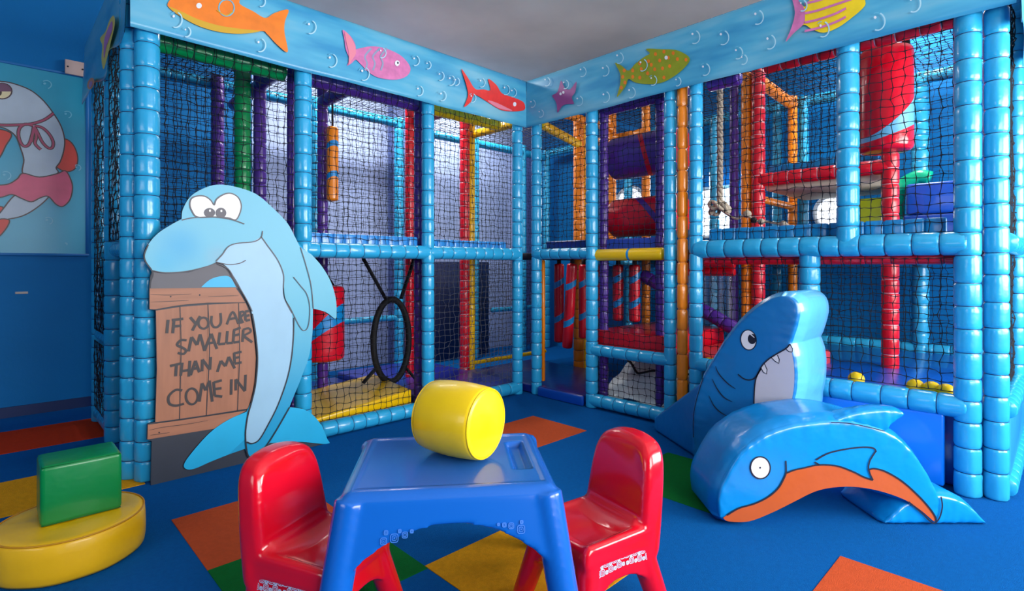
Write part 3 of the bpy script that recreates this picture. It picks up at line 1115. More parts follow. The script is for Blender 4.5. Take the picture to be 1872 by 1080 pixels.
def airbrush(m, c_hi, c_lo, z_lo, z_hi, spots=()):
    """airbrushed artwork: deeper cyan towards the tail and round painted spots (object space)"""
    nt = m.node_tree
    b_ = nt.nodes['Principled BSDF']
    for l in list(b_.inputs['Base Color'].links):
        nt.links.remove(l)
    tc = nt.nodes.new('ShaderNodeTexCoord')
    sx = nt.nodes.new('ShaderNodeSeparateXYZ')
    nt.links.new(tc.outputs['Object'], sx.inputs[0])
    mr = nt.nodes.new('ShaderNodeMapRange')
    mr.interpolation_type = 'SMOOTHSTEP'
    mr.inputs['From Min'].default_value = z_lo
    mr.inputs['From Max'].default_value = z_hi
    nt.links.new(sx.outputs['Z'], mr.inputs['Value'])
    mx = nt.nodes.new('ShaderNodeMix')
    mx.data_type = 'RGBA'
    mx.inputs['A'].default_value = lin(c_lo)
    mx.inputs['B'].default_value = lin(c_hi)
    nt.links.new(mr.outputs['Result'], mx.inputs['Factor'])
    last = mx.outputs['Result']
    for (x, z, r, c_, a_) in spots:
        cb = nt.nodes.new('ShaderNodeCombineXYZ')
        sub = nt.nodes.new('ShaderNodeVectorMath')
        sub.operation = 'DISTANCE'
        nt.links.new(sx.outputs['X'], cb.inputs['X'])
        nt.links.new(sx.outputs['Z'], cb.inputs['Z'])
        nt.links.new(cb.outputs[0], sub.inputs[0])
        sub.inputs[1].default_value = (x, 0, z)
        m2 = nt.nodes.new('ShaderNodeMapRange')
        m2.interpolation_type = 'SMOOTHSTEP'
        m2.inputs['From Min'].default_value = 0
        m2.inputs['From Max'].default_value = r
        m2.inputs['To Min'].default_value = a_
        m2.inputs['To Max'].default_value = 0
        nt.links.new(sub.outputs['Value'], m2.inputs['Value'])
        x2 = nt.nodes.new('ShaderNodeMix')
        x2.data_type = 'RGBA'
        nt.links.new(m2.outputs['Result'], x2.inputs['Factor'])
        nt.links.new(last, x2.inputs['A'])
        x2.inputs['B'].default_value = lin(c_)
        last = x2.outputs['Result']
    nt.links.new(last, b_.inputs['Base Color'])


BRD = thing('dolphin_board', 'painted dolphin cut-out board with a plank height sign at the frame entrance', 'sign board', (1.04, YBRD, 0))
body = cA([(315, 310), (325, 240), (380, 150), (480, 90), (580, 68), (700, 85), (840, 135), (960, 235), (1060, 340), (1120, 450), (1150, 510)])
finR = cA([(1230, 560), (1300, 640), (1365, 750), (1400, 870), (1406, 960), (1398, 1012), (1330, 965), (1240, 940)])
bodyR = cB([(962, 200), (945, 320), (900, 450), (855, 560), (835, 610)])
flukeR = cB([(910, 620), (960, 650), (1010, 710), (1040, 780), (1046, 812), (900, 800), (790, 803), (728, 806)])
tip = cB([(700, 830), (660, 875), (625, 885), (603, 862), (592, 838)])
flukeL = cB([(500, 870), (400, 910), (320, 945), (275, 950), (258, 925), (300, 860), (400, 750), (500, 680), (600, 636)])
belL = cB([(627, 580), (649, 480), (659, 340), (647, 200), (630, 100)]) + cA([(772, 880), (698, 740), (625, 640), (560, 615)])
snout = cA([(500, 640), (350, 675), (200, 685), (110, 670), (60, 610), (50, 560), (80, 490), (150, 410), (250, 345)])
sil = sp(body, 5, False) + sp(finR, 5, False) + sp(bodyR, 4, False) + sp(flukeR, 4, False) + sp(tip, 4, False) + sp(flukeL, 5, False) + sp(belL, 4, False) + sp(snout, 5, False)
# plywood backing: union of sign field and dolphin
back = sp(body, 5, False) + sp(finR, 5, False) + sp(bodyR, 4, False) + sp(flukeR[:5], 4, False) + [(598, 812), (276, 890), (278, 806), (269, 803), (270, 775), (284, 771), (287, 673), (285, 567), (273, 565), (273, 527), (275, 505), (279, 494)] + sp(cA([(60, 610), (50, 560), (80, 490), (150, 410), (250, 345)]), 5, False)
mb = MB()
fill(mb, [fB(*p) for p in back], NB, 0, 0, thick=0.014)
# charcoal field as the board's own paint
mb.build('board', [M_BGB], BRD, smooth=False)
mb = MB()
fill(mb, [fB(*p) for p in [(280, 495), (300, 499), (345, 498), (398, 481), (416, 490), (432, 515), (436, 527), (275, 527), (275, 508)]], NB, .0006)
plabel(mb.build('board_background', M_BGD, BRD, smooth=False), 'charcoal grey painted background')
mb = MB()
fill(mb, [fB(*p) for p in sp(cA([(455, 790), (520, 735), (600, 712), (660, 720), (700, 790)]), 4, False)], NB, .0012)
plabel(mb.build('flipper', M_DOL2, BRD, smooth=False), 'far flipper tip behind the sign')


def plank(pts, m, name='plank'):
    mb = MB()
    P = [fB(*p) for p in pts]
    c = sum(P, Vector()) / len(P)
    P = [c + (p - c) * 0.992 for p in P]
    fill(mb, P, NB, .0032, 0, thick=.0026)
    return mb.build(name, m, BRD, smooth=False)


plank([(273, 527), (431, 525.5), (440, 538), (449, 553), (380, 553), (328, 558), (284, 565), (273, 565)], M_WOODH)
plank([(285, 567), (329, 560), (328, 766), (284, 772), (287, 673)], M_WOOD)
plank([(329, 560), (380, 556), (377, 759), (328, 766)], M_WOOD)
plank([(380, 556), (436, 553), (434, 750), (377, 759)], M_WOOD)
plank([(436, 553), (449, 553), (457, 573), (463, 607), (468, 653), (465, 700), (459, 730), (453, 747), (434, 750)], M_WOOD)
plank([(270, 776), (284, 774), (383, 760), (451, 750), (417, 768), (393, 783), (269, 803)], M_WOODH)
mb = MB()
for l in ([(275, 538), (310, 539), (350, 537)], [(275, 552), (320, 550), (345, 549)], [(380, 542), (410, 541), (436, 540)], [(272, 786), (300, 780), (340, 775), (380, 768)], [(275, 795), (310, 790)]):
    ribbon(mb, [fB(*p) for p in sp(l, 4, False)], .0028, NB, .0045, 0, taper=True)
for c_ in ((312, 542), (365, 539), (291, 790)):
    fill(mb, [fB(*p) for p in ell(c_[0], c_[1], 1.5, 1.5, 10)], NB, .0045)
for l in ([(284, 566), (330, 558), (380, 554), (449, 553)], [(284, 773), (330, 767), (383, 759), (453, 748)], [(329, 560), (331, 640), (328, 766)], [(380, 556), (383, 640), (377, 759)], [(436, 554), (438, 640), (434, 750)]):
    ribbon(mb, [fB(*p) for p in sp(l, 5, False)], .0042, NB, .0046, 0)
mb.build('plank_lines', M_LINEK, BRD, smooth=False)
# lettering strokes
STR = [[(155, 350), (145, 452)], [(200, 350), (190, 452)], [(183, 352), (270, 342)], [(195, 400), (255, 395)],
       [(322, 330), (370, 385)], [(398, 322), (338, 432)], 'O423,375,38,42', [(485, 320), (483, 370), (500, 403), (530, 403), (555, 370), (552, 298)],
       [(600, 385), (645, 290), (688, 380)], [(622, 345), (672, 335)], [(700, 290), (704, 380)], [(698, 292), (722, 288), (732, 305), (706, 332), (724, 374)],
       [(738, 288), (742, 355)], [(738, 288), (772, 282)], [(740, 322), (772, 315)], [(742, 357), (776, 350)],
       [(295, 505), (250, 505), (224, 540), (262, 560), (290, 582), (272, 608), (228, 600)], [(310, 590), (333, 480)], [(333, 480), (375, 540)], [(375, 540), (398, 460)], [(398, 460), (432, 585)],
       [(430, 585), (482, 455)], [(482, 455), (525, 570)], [(455, 530), (510, 520)], [(548, 445), (535, 535)], [(535, 535), (588, 530)], [(605, 435), (597, 528)], [(597, 528), (645, 525)],
       [(655, 428), (648, 520)], [(650, 430), (705, 408)], [(652, 470), (700, 458)], [(650, 522), (698, 515)], [(725, 425), (718, 518)], [(722, 425), (765, 414), (780, 440), (725, 470)], [(725, 470), (792, 520)],
       [(170, 700), (255, 680)], [(218, 690), (212, 778)], [(262, 675), (250, 775)], [(320, 660), (312, 780)], [(255, 740), (322, 728)], [(325, 770), (362, 660)], [(362, 660), (392, 748)], [(340, 722), (385, 715)],
       [(412, 740), (415, 650)], [(415, 650), (472, 728)], [(472, 728), (478, 632)], [(528, 745), (555, 660)], [(555, 660), (590, 702)], [(590, 702), (615, 630)], [(615, 630), (660, 718)],
       [(655, 600), (660, 680)], [(652, 605), (712, 592)], [(655, 640), (700, 632)], [(660, 682), (712, 672)],
       [(262, 885), (210, 882), (160, 930), (165, 985), (215, 1000), (275, 985)], 'O335,930,45,60', [(392, 970), (412, 830)], [(412, 830), (440, 885)], [(440, 885), (468, 810)], [(468, 810), (490, 970)],
       [(500, 820), (508, 925)], [(500, 825), (562, 808)], [(505, 875), (560, 868)], [(508, 925), (565, 932)], [(635, 800), (632, 918)], [(668, 885), (668, 800)], [(668, 800), (738, 890)], [(738, 890), (742, 765)]]
mb = MB()
for s_ in STR:
    w_ = .0135
    if isinstance(s_, str):
        c_ = [float(x) for x in s_[1:].split(',')]
        ribbon(mb, [fB(*p) for p in cF(ell(c_[0], c_[1], c_[2], c_[3], 24))], w_ * .85, NB, .0055, 0, closed=True)
    elif len(s_) == 2:
        ribbon(mb, [fB(*p) for p in cF(s_)], w_, NB, .0052 + random.random() * .0006, 0)
    else:
        ribbon(mb, [fB(*p) for p in cF(sp(s_, 5, False))], w_ * .9, NB, .0055, 0)
plabel(mb.build('lettering', M_LET, BRD, smooth=False), 'painted words IF YOU ARE SMALLER THAN ME COME IN')
# the dolphin
mb = MB()
fill(mb, [fB(*p) for p in sil], NB, .008, 0, thick=.0015)
body_o = mb.build('dolphin_body', M_DOL, BRD, smooth=False)
wo = WLOC[body_o.name]
pc = [fB(330, 450), fB(300, 480), fB(470, 390), fB(560, 520), fB(400, 470)]
airbrush(M_DOL, (94, 178, 202), (8, 152, 198), .15, .95, [(pc[0].x - wo.x, pc[0].z - wo.z, .16, (38, 160, 205), .8), (pc[1].x - wo.x, pc[1].z - wo.z, .10, (50, 170, 210), .6),
                                                           (pc[4].x - wo.x, pc[4].z - wo.z, .10, (118, 168, 190), .7)])
mb = MB()
fill(mb, [fB(*p) for p in sp(flukeL, 5, False) + [(452, 770), (449, 800)]], NB, .009)
fill(mb, [fB(*p) for p in [(835 / 3 + 250, 610 / 3 + 540)] + sp(flukeR, 4, False) + cB([(790, 690)])], NB, .009)
mb.build('tail_fluke', M_DOL2, BRD, smooth=False)
bell = sp(cA([(870, 437), (920, 500), (990, 600), (1030, 700), (1030, 790), (1040, 870), (1090, 970)]), 5, False) + \
    sp(cB([(850, 120), (855, 230), (845, 340), (820, 460), (770, 600), (720, 700), (670, 785), (630, 808), (600, 800), (596, 740), (605, 650)]), 5, False) + \
    sp(belL, 4, False) + sp(cA([(600, 560), (640, 510), (690, 485), (800, 475)]), 4, False)
mb = MB()
fill(mb, [fB(*p) for p in bell], NB, .0098)
plabel(mb.build('belly', M_BEL, BRD, smooth=False), 'pale blue belly')
mb = MB()
eye = sp(cA([(372, 205), (385, 165), (430, 148), (480, 152), (520, 180), (543, 212), (560, 172), (610, 138), (660, 130), (710, 157), (733, 210), (725, 265), (695, 316), (640, 302), (540, 296), (425, 296), (385, 250)]), 5)
fill(mb, [fB(*p) for p in eye], NB, .0106, 0)
ribbon(mb, [fB(*p) for p in eye], .007, NB, .0112, 1, closed=True)
for cx, cy, a, b in ((510, 266, 40, 33), (590, 268, 38, 37)):
    fill(mb, [fB(*p) for p in cA([(x, min(y, 297)) for x, y in ell(cx, cy, a, b, 30)])], NB, .0116 + (cx > 550) * .0004, 1)
    fill(mb, [fB(*p) for p in cA(ell(cx + 3, cy - 14, 7, 9, 14))], NB, .0126, 0)
mb.build('eyes', [mat('paint_eye_white', (236, 236, 232), .4), M_BGD], BRD, smooth=False)
mb = MB()
for l, w, k in ((cA([(315, 318), (400, 301), (540, 297), (660, 313), (755, 345)]), .0055, 0), (cA([(883, 395), (872, 440), (820, 470), (700, 482), (640, 507), (600, 560), (556, 606)]), .0055, 0),
                (cA([(555, 612), (640, 630), (720, 622), (765, 600)]), .005, 0), (cA([(875, 437), (920, 500), (990, 600), (1030, 700), (1030, 790), (1040, 870), (1090, 970)]), .0055, 0),
                (cA([(1150, 510), (1190, 640), (1225, 780), (1240, 940)]), .005, 0), (cA([(1030, 800), (1040, 870), (1080, 940), (1140, 1060), (1175, 1095), (1205, 1060), (1216, 940), (1195, 840), (1150, 780), (1100, 718)]), .0045, 0),
                (cB([(858, 120), (855, 230), (845, 340), (820, 460), (770, 600), (720, 700), (670, 785), (630, 808), (600, 800)]), .007, 1),
                (cA([(570, 625), (640, 660), (690, 740), (772, 880), (810, 960)]), .005, 0), (cB([(630, 100), (647, 200), (659, 340), (649, 480), (627, 580), (605, 660), (593, 760), (603, 862), (625, 884), (660, 875), (700, 830), (760, 740), (835, 610)]), .0075, 1),
                (cA([(80, 490), (52, 560), (62, 612), (100, 665), (112, 700), (96, 750), (92, 795)]), .006, 1), (cA([(110, 672), (200, 687), (350, 677), (500, 641), (555, 618)]), .004, 0)):
    ribbon(mb, [fB(*p) for p in sp(l, 6, False)], w, NB, .0133, k)
mb.build('outline', [M_LINE, M_LINEK], BRD, smooth=False)

# ------------------------------------------------------------------ mural on the back wall
YM = YN - 0.012
NM = Vector((0, -1, 0))
fM = lambda x, y: onY(x / 2.768, 90 + y / 2.768, YM)
MUR = thing('mural_panel', 'framed undersea wall mural with a pale sea creature in a pink skirt', 'mural', (-0.5, YM, 1.19))
mb = MB()
rbox(mb, (-1.75, YM, 1.19), (0.545, YN - .001, 2.57), 0.003, 1)
mb.build('panel', mat('mural_sea', (28, 158, 190), 0.35, var=.12, vscale=1.5), MUR, smooth=False)
mb = MB()
for lo, hi in (((-1.77, YM - .006, 1.175), (0.56, YN, 1.195)), ((-1.77, YM - .006, 2.565), (0.56, YN, 2.585)), ((0.54, YM - .006, 1.195), (0.56, YN, 2.565)), ((-1.77, YM - .006, 1.195), (-1.75, YN, 2.565))):
    rbox(mb, lo, hi, 0.002, 1)
mb.build('panel_edge', mat('mural_edge', (20, 110, 180), .4), MUR)
M_MW = mat('mural_white', (176, 192, 206), .4, var=.1, vscale=4)
M_MR = mat('mural_red', (214, 56, 44), .4, var=.1, vscale=6)
M_MP = mat('mural_pink', (214, 82, 118), .4, var=.15, vscale=6)
M_ML = mat('mural_line', (66, 44, 46), .4)
mbody = [(-210, 300), (-190, 230), (-120, 185), (-50, 165), (0, 163), (60, 172), (150, 205), (215, 255), (268, 320), (310, 390), (328, 460), (322, 520), (305, 570), (285, 600), (292, 628), (200, 648), (118, 630), (122, 560), (105, 500), (80, 440), (40, 408), (0, 395), (-90, 392), (-180, 360)]


def mural(name, pts, m, k, line=.008, label=None):
    mb = MB()
    P = [fM(*p) for p in sp(pts, 5)]
    fill(mb, P, NM, .001 + .0012 * k, 0)
    ribbon(mb, P, line, NM, .0016 + .0012 * k, 1, closed=True)
    o = mb.build(name, [m, M_ML], MUR, smooth=False)
    if label:
        o['label'] = label


mural('arm', [(-120, 420), (-40, 415), (0, 405), (60, 430), (30, 490), (5, 540), (-40, 600), (-110, 620), (-130, 520)], M_MR, 0, label='red flipper')
mural('hand', [(325, 455), (360, 470), (385, 510), (395, 560), (380, 605), (340, 620), (300, 605), (270, 580), (300, 545), (318, 500)], M_MR, 1, label='red flipper')
mural('tail', [(-90, 900), (-10, 840), (75, 740), (130, 750), (215, 735), (248, 745), (190, 800), (110, 845), (0, 868)], M_MW, 2)
mural('fluke', [(-60, 800), (0, 795), (18, 805), (0, 830), (-60, 850)], M_MR, 1)
mural('fluke', [(-20, 872), (45, 862), (40, 895), (0, 945), (-60, 990)], M_MR, 3)
mural('body', mbody, M_MW, 3)
mural('skirt', [(118, 628), (200, 647), (290, 630), (330, 615), (355, 650), (368, 700), (355, 760), (320, 795), (285, 785), (245, 745), (205, 752), (160, 772), (110, 755), (60, 735), (0, 750), (-80, 740), (-100, 690), (0, 688), (50, 680), (90, 655)], M_MP, 5)
mb = MB()
fill(mb, [fM(*p) for p in ell(12, 213, 50, 40, 24)], NM, .0060, 0)
fill(mb, [fM(*p) for p in [(x, max(y, 215)) for x, y in ell(12, 213, 45, 36, 30)]], NM, .0066, 1)
fill(mb, [fM(*p) for p in [(x, max(y, 215)) for x, y in ell(-5, 220, 16, 18, 20)]], NM, .0072, 2)
ribbon(mb, [fM(*p) for p in ell(12, 213, 50, 40, 24)], .006, NM, .0076, 2, closed=True)
mb.build('eye', [mat('mural_lid', (112, 72, 100), .4), mat('mural_eye', (225, 210, 165), .4), M_ML], MUR, smooth=False)
mb = MB()
for w, k in ((.022, 0), (.012, 1)):
    for li, l in enumerate(([(-180, 372), (0, 384), (80, 384), (160, 378), (225, 358), (272, 325)],
              [(170, 388), (130, 380), (100, 400), (95, 440), (110, 480), (130, 492), (150, 478), (165, 430), (172, 392)],
              [(175, 388), (215, 398), (250, 430), (270, 470), (265, 498), (245, 500), (215, 470), (190, 420), (175, 392)],
              [(172, 395), (185, 440), (178, 475), (195, 498), (208, 508)], [(175, 395), (165, 440), (160, 470)])):
        ribbon(mb, [fM(*p) for p in sp(l, 5, False)], w, NM, .0062 + k * .0016 + li * .0003, 1 - k)
plabel(mb.build('bow', [mat('mural_bow', (168, 60, 96), .4), M_ML], MUR, smooth=False), 'dark pink string tied in a bow')
mb = MB()
for x, y, r in ((235, 180, 26), (340, 332, 22), (30, 640, 26), (392, 600, 18), (245, 868, 22), (335, 985, 6), (105, 285, 26)):
    ribbon(mb, [fM(*p) for p in ell(x, y, r, r * .8, 20, 0, -2.2, 1.2)], .006, NM, .0045, 0)
    fill(mb, [fM(*p) for p in ell(x - r * .3, y - r * .2, r * .3, r * .2, 10)], NM, .0045, 0)
mb.build('bubbles', mat('mural_bubble', (110, 190, 212), .4), MUR, smooth=False)
mb = MB()
p = onY(138, 125, YN - .02)
rbox(mb, (p.x - .062, YN - .03, p.z - .055), (p.x + .062, YN, p.z + .055), 0.004, 2)
sw = mb.build('blanking_plate', mat('plate_cream', (222, 190, 178), .4))
tag(sw, 'small cream blanking plate at the top corner of the wall mural', 'wall plate')
for dx in (-.045, .045):
    mb = MB()
    sweep(mb, [(p.x + dx, YN - .033, p.z), (p.x + dx, YN - .028, p.z)], .006, 10)
    mb.build('screw', M_LINEK, sw)
o = mbw.build('wall_scuff', mat('plaster', (200, 190, 180), .8), None)
tag(o, 'pale chipped paint patch on the blue wall under the mural', 'wall mark')

# ------------------------------------------------------------------ soft play shapes
def inflated(mb, Lc, Rc, thick, N=110, M=20, rr=0.016, bulge=0.02, pk=0.006, mi=0, mis=None):
    """stuffed shape: front face spanned between two edge curves, rounded seams, puckers, bulging sides.
    thick: vector from the front face to the back face."""
    A = resample(Lc, N)
    B = resample(Rc, N)
    T = np.array(thick, float)
    tn = T / np.linalg.norm(T)
    TH = np.linalg.norm(T)
    edge = np.array([0, .003, .008, .015, .025])
    G = np.zeros((N, M, 3))
    D = np.zeros((N, M))
    E = len(edge)
    for i in range(N):
        w = np.linalg.norm(B[i] - A[i])
        e = edge * min(1.0, w / 0.06) if w < 0.06 else edge
        pos = np.r_[e, np.linspace(e[-1], w - e[-1], M - 2 * E + 2)[1:-1], w - e[::-1]]
        dirv = (B[i] - A[i]) / max(w, 1e-6)
        G[i] = A[i] + pos[:, None] * dirv
        D[i] = np.minimum(pos, w - pos)
    # distance to the two ends too
    dend0 = np.linalg.norm(G - (A[0] + B[0]) / 2, axis=2) if np.linalg.norm(A[0] - B[0]) < 0.03 else None
    u = np.arange(N)
    s = np.r_[0, np.cumsum(np.linalg.norm(np.diff((A + B) / 2, axis=0), axis=1))]
    pn = 0.5 + 0.5 * np.sin(s * 95 + 2 * np.sin(s * 23)) * np.sin(s * 41 + 1.3)
    d = np.minimum(D, rr)
    off = rr - np.sqrt(np.maximum(rr ** 2 - (rr - d) ** 2, 0)) + pk * pn[:, None] * np.exp(-D / 0.03)
    Fr = G + off[..., None] * tn
    Bk = G + T - off[..., None] * tn
    nv = N * M
    idx = np.arange(nv).reshape(N, M)
    nrm = np.cross(A[N // 2] - A[N // 2 - 1], B[N // 2] - A[N // 2])
    flip = np.dot(nrm, -tn) < 0
    F = []
    for i in range(N - 1):
        for j in range(M - 1):
            q = (idx[i, j], idx[i + 1, j], idx[i + 1, j + 1], idx[i, j + 1])
            F.append(q[::-1] if flip else q)
    mb.add(Fr.reshape(-1, 3), F, mi)
    mb.add(Bk.reshape(-1, 3), [f[::-1] for f in F], mi)
    loop = [idx[i, 0] for i in range(N)] + [idx[N - 1, j] for j in range(1, M)] + [idx[i, M - 1] for i in range(N - 2, -1, -1)] + [idx[0, j] for j in range(M - 2, 0, -1)]
    Lf = Fr.reshape(-1, 3)[loop]
    Lb = Bk.reshape(-1, 3)[loop]
    n = len(loop)
    tan = np.roll(Lf, -1, 0) - np.roll(Lf, 1, 0)
    on = np.cross(tan, tn)
    on /= np.maximum(np.linalg.norm(on, axis=1), 1e-9)[:, None]
    # smooth normals
    for _ in range(3):
        on = (np.roll(on, 1, 0) + on * 2 + np.roll(on, -1, 0)) / 4
    c = Lf.mean(0)
    if np.sum((Lf - c) * on) < 0:
        on = -on
    arc = np.r_[0, np.cumsum(np.linalg.norm(np.diff(Lf, axis=0), axis=1))]
    K = 9
    rings = [Lf]
    for k in range(1, K):
        t = k / K
        e = min(t, 1 - t) * TH
        b = bulge * min(1.0, e / 0.03) ** 0.6
        pu = -0.5 * pk * (0.5 + 0.5 * np.sin(arc * 120 + (1 if t < .5 else 4))) * math.exp(-e / 0.03)
        rings.append(Lf * (1 - t) + Lb * t + on * (b + pu)[:, None])
    rings.append(Lb)
    R = np.stack(rings)
    idr = np.arange((K + 1) * n).reshape(K + 1, n)
    FF = []
    for k in range(K):
        for i in range(n):
            j = (i + 1) % n
            q = (idr[k, i], idr[k, j], idr[k + 1, j], idr[k + 1, i])
            FF.append(q)
    # orientation check
    a, b_, c_, d_ = [R.reshape(-1, 3)[x] for x in FF[n * 4]]
    nn = np.cross(b_ - a, c_ - a)
    if np.dot(nn, on[0]) < 0:
        FF = [f[::-1] for f in FF]
    mb.add(R.reshape(-1, 3), FF, mi if mis is None else mis)


M_SHK = vinyl('vinyl_shark_blue', (12, 112, 180), 0.36, 0.3, 7)
M_SHL = vinyl('vinyl_shark_side_lit', (88, 175, 226), 0.26, 0.4, 7)  # paler copy of the shark blue; light on the sides put into colour
XS = 2.83
NSK = Vector((-1, 0, 0))
cS = lambda pts: crop(1180, 530, 3.272, pts)
fS = lambda x, y: onX(x, y, XS)
SH = thing('shark_block', 'stuffed blue shark soft play block with open toothy mouth against the frame', 'soft play shape', (3.05, 1.2, 0))
zb = lambda p: Vector((p.x, p.y, max(p.z, 0.004)))
Lc = [zb(fS(*p)) for p in sp(cS([(288, 1040), (276, 950), (275, 870), (285, 680), (335, 530), (410, 400), (480, 290), (560, 190), (650, 110), (740, 55), (800, 38)]), 8, False)]
Rc = [zb(fS(*p)) for p in sp(cS([(880, 1190), (882, 1000), (876, 800), (880, 685), (896, 600), (902, 500), (893, 400), (868, 318)]), 8, False) + sp(cS([(868, 318), (900, 225), (917, 140), (905, 75), (865, 42), (820, 36)]), 8, False)]
mb = MB()
inflated(mb, Lc, Rc, (0.46, 0, 0), mi=0, mis=1, bulge=.022)
mb.build('body', [M_SHK, M_SHL], SH)
mb = MB()
hexa(mb, [(2.845, 1.40, 0.006), (3.18, 1.92, 0.006), (3.30, 1.92, 0.006), (3.30, 1.40, 0.006), (2.845, 1.40, 0.47), (3.18, 1.92, 0.09), (3.30, 1.92, 0.09), (3.30, 1.40, 0.47)], .018, 4)
mb.build('tail', M_SHK, SH)
mb = MB()
wb = sp(cS([(864, 330), (845, 348), (800, 375), (750, 408), (700, 450), (672, 500), (655, 570), (650, 660), (652, 735)]), 5, False) + cS([(655, 900), (658, 1130), (868, 1150), (864, 900)]) + sp(cS([(866, 690), (882, 620), (890, 540), (888, 450), (876, 380), (864, 332)]), 4, False)
fill(mb, [zb(fS(*p)) for p in wb], NSK, .0018)
plabel(mb.build('throat', mat('vinyl_white_grey', (205, 205, 220), .35, .15, 8, coat=.2), SH, smooth=False), 'white mouth and throat patch')
for tpts in ([(836, 348), (858, 368), (878, 370), (880, 350), (866, 324)], [(755, 405), (775, 425), (798, 438), (801, 415), (790, 388)], [(692, 466), (705, 490), (725, 502), (728, 475), (712, 440)]):
    mb = MB()
    fill(mb, [fS(*p) for p in cS(tpts)], NSK, .0026, 0)
    ribbon(mb, [fS(*p) for p in cS(tpts)], .004, NSK, .0032, 1, closed=False)
    mb.build('tooth', [M_WHITE, M_INK], SH, smooth=False)
mb = MB()
fill(mb, [fS(*p) for p in cS(ell(617, 298, 46, 60, 30, -.15))], NSK, .0022, 0)
ribbon(mb, [fS(*p) for p in cS(ell(617, 298, 46, 60, 30, -.15))], .0045, NSK, .003, 1, closed=True)
fill(mb, [fS(*p) for p in cS(ell(638, 292, 25, 31, 24, -.1))], NSK, .003, 1)
fill(mb, [fS(*p) for p in cS([(625, 265), (633, 262), (655, 285), (648, 283)])], NSK, .0036, 0)
mb.build('eye', [M_WHITE, M_INK], SH, smooth=False)
mb = MB()
for l in ([(864, 323), (840, 350), (780, 385), (735, 415), (700, 450), (678, 490), (655, 525), (620, 537), (585, 527), (555, 503)], [(420, 455), (440, 500), (490, 555), (540, 590)], [(400, 530), (430, 590), (470, 640), (520, 668)], [(380, 630), (410, 690), (450, 730), (500, 758)],
          [(692, 470), (665, 520), (655, 570), (650, 660), (652, 735)]):
    ribbon(mb, [fS(*p) for p in sp(cS(l), 5, False)], .006, NSK, .004, 0, taper=len(l) == 4)
ribbon(mb, [fS(*p) for p in sp(cS([(345, 525), (300, 680), (287, 780), (288, 880)]), 6, False)], .004, NSK, .0035, 0)
mb.build('drawn_lines', M_INK, SH, smooth=False)

# dolphin arch
DA = 2.28
ND = Vector((-FWD[0], -FWD[1], 0))
TD = Vector((FWD[0], FWD[1], 0))
cD = lambda pts: crop(1260, 730, 3.343, pts)
fD = lambda x, y: onD(x, y, DA)
AR = thing('dolphin_arch', 'stuffed blue dolphin arch with orange belly, bridge shape before the shark', 'soft play shape', W(1.45, 2.45))
M_DAR = vinyl('vinyl_dolphin_blue', (8, 138, 214), 0.27, 0.4, 7)
M_DAO = mat('vinyl_belly_orange', (192, 88, 34), .35, .25, 8, coat=.2)
top = sp(cD([(186, 718), (176, 650), (185, 560), (230, 460), (310, 330), (420, 240), (520, 190), (640, 155), (750, 140), (850, 128), (960, 132), (1060, 150), (1190, 185), (1290, 240), (1380, 330), (1450, 430), (1500, 520), (1530, 590), (1540, 640), (1530, 700), (1508, 748)]), 8, False)
bot = sp(cD([(190, 728), (230, 752), (330, 756), (400, 742), (520, 690), (640, 630), (760, 570), (860, 545), (980, 538), (1100, 550), (1220, 580), (1330, 625), (1420, 690), (1490, 752)]), 8, False)
mb = MB()
# sit the whole arch on the floor
inflated(mb, [zb(fD(*p)) for p in top], [zb(fD(*p)) for p in bot], TD * 0.36, N=150, M=18, bulge=.018)
mb.build('arch_body', M_DAR, AR)
mb = MB()
fb = [zb(onD(x, y, DA + .004)) for x, y in sp(cD([(1206, 752), (1262, 690), (1330, 635), (1420, 600), (1530, 585), (1650, 612), (1740, 668), (1808, 748)]), 8, False)]
ft = [Vector((p.x, p.y, 0.004)) for p in [onD(x, 955, DA + .004) for x in (1622, 1650, 1700, 1750, 1800)]]
ft = [Vector((W((1621 - 936) / FPX * (DA + .004) + k * (0.43), DA + .004)[0], W((1621 - 936) / FPX * (DA + .004) + k * (0.43), DA + .004)[1], 0.004)) for k in np.linspace(0, 1, 12)]
inflated(mb, fb, ft, TD * 0.33, N=60, M=14, bulge=.012)
mb.build('tail_fluke', M_DAR, AR)
mb = MB()
fa = [onD(x, y, DA + .01) for x, y in sp(cD([(870, 132), (1000, 88), (1130, 66), (1230, 64), (1300, 74), (1320, 90)]), 6, False)]
fc = [onD(x, y, DA + .01) for x, y in sp(cD([(880, 145), (1000, 150), (1100, 170), (1190, 200), (1250, 150), (1322, 93)]), 6, False)]
inflated(mb, fa, fc, TD * 0.10, N=50, M=13, bulge=.008, rr=.01, pk=.008)
mb.build('dorsal_fin', M_DAR, AR)
mb = MB()
bel = sp(cD([(228, 704), (300, 662), (400, 632), (480, 592), (540, 540), (575, 480), (592, 447)]), 5, False) + sp(cD([(640, 428), (700, 415), (790, 397), (900, 404), (1000, 440), (1060, 470), (1118, 490)]), 5, False) + \
    sp(cD([(1098, 425), (1130, 420), (1200, 440), (1300, 500), (1400, 590), (1470, 670), (1502, 725), (1492, 744)]), 5, False) + sp(cD([(1430, 690), (1335, 622), (1220, 575), (1100, 544), (980, 531), (860, 538), (760, 563), (640, 622), (520, 682), (400, 732), (330, 746), (235, 742), (205, 722)]), 5, False)
fill(mb, [zb(fD(*p)) for p in bel], ND, .002)
plabel(mb.build('belly', M_DAO, AR, smooth=False), 'orange belly')
mb = MB()
fill(mb, [fD(*p) for p in cD(ell(432, 415, 60, 67, 30, -.1))], ND, .0024, 0)
ribbon(mb, [fD(*p) for p in cD(ell(432, 415, 60, 67, 30, -.1))], .0055, ND, .0032, 1, closed=True)
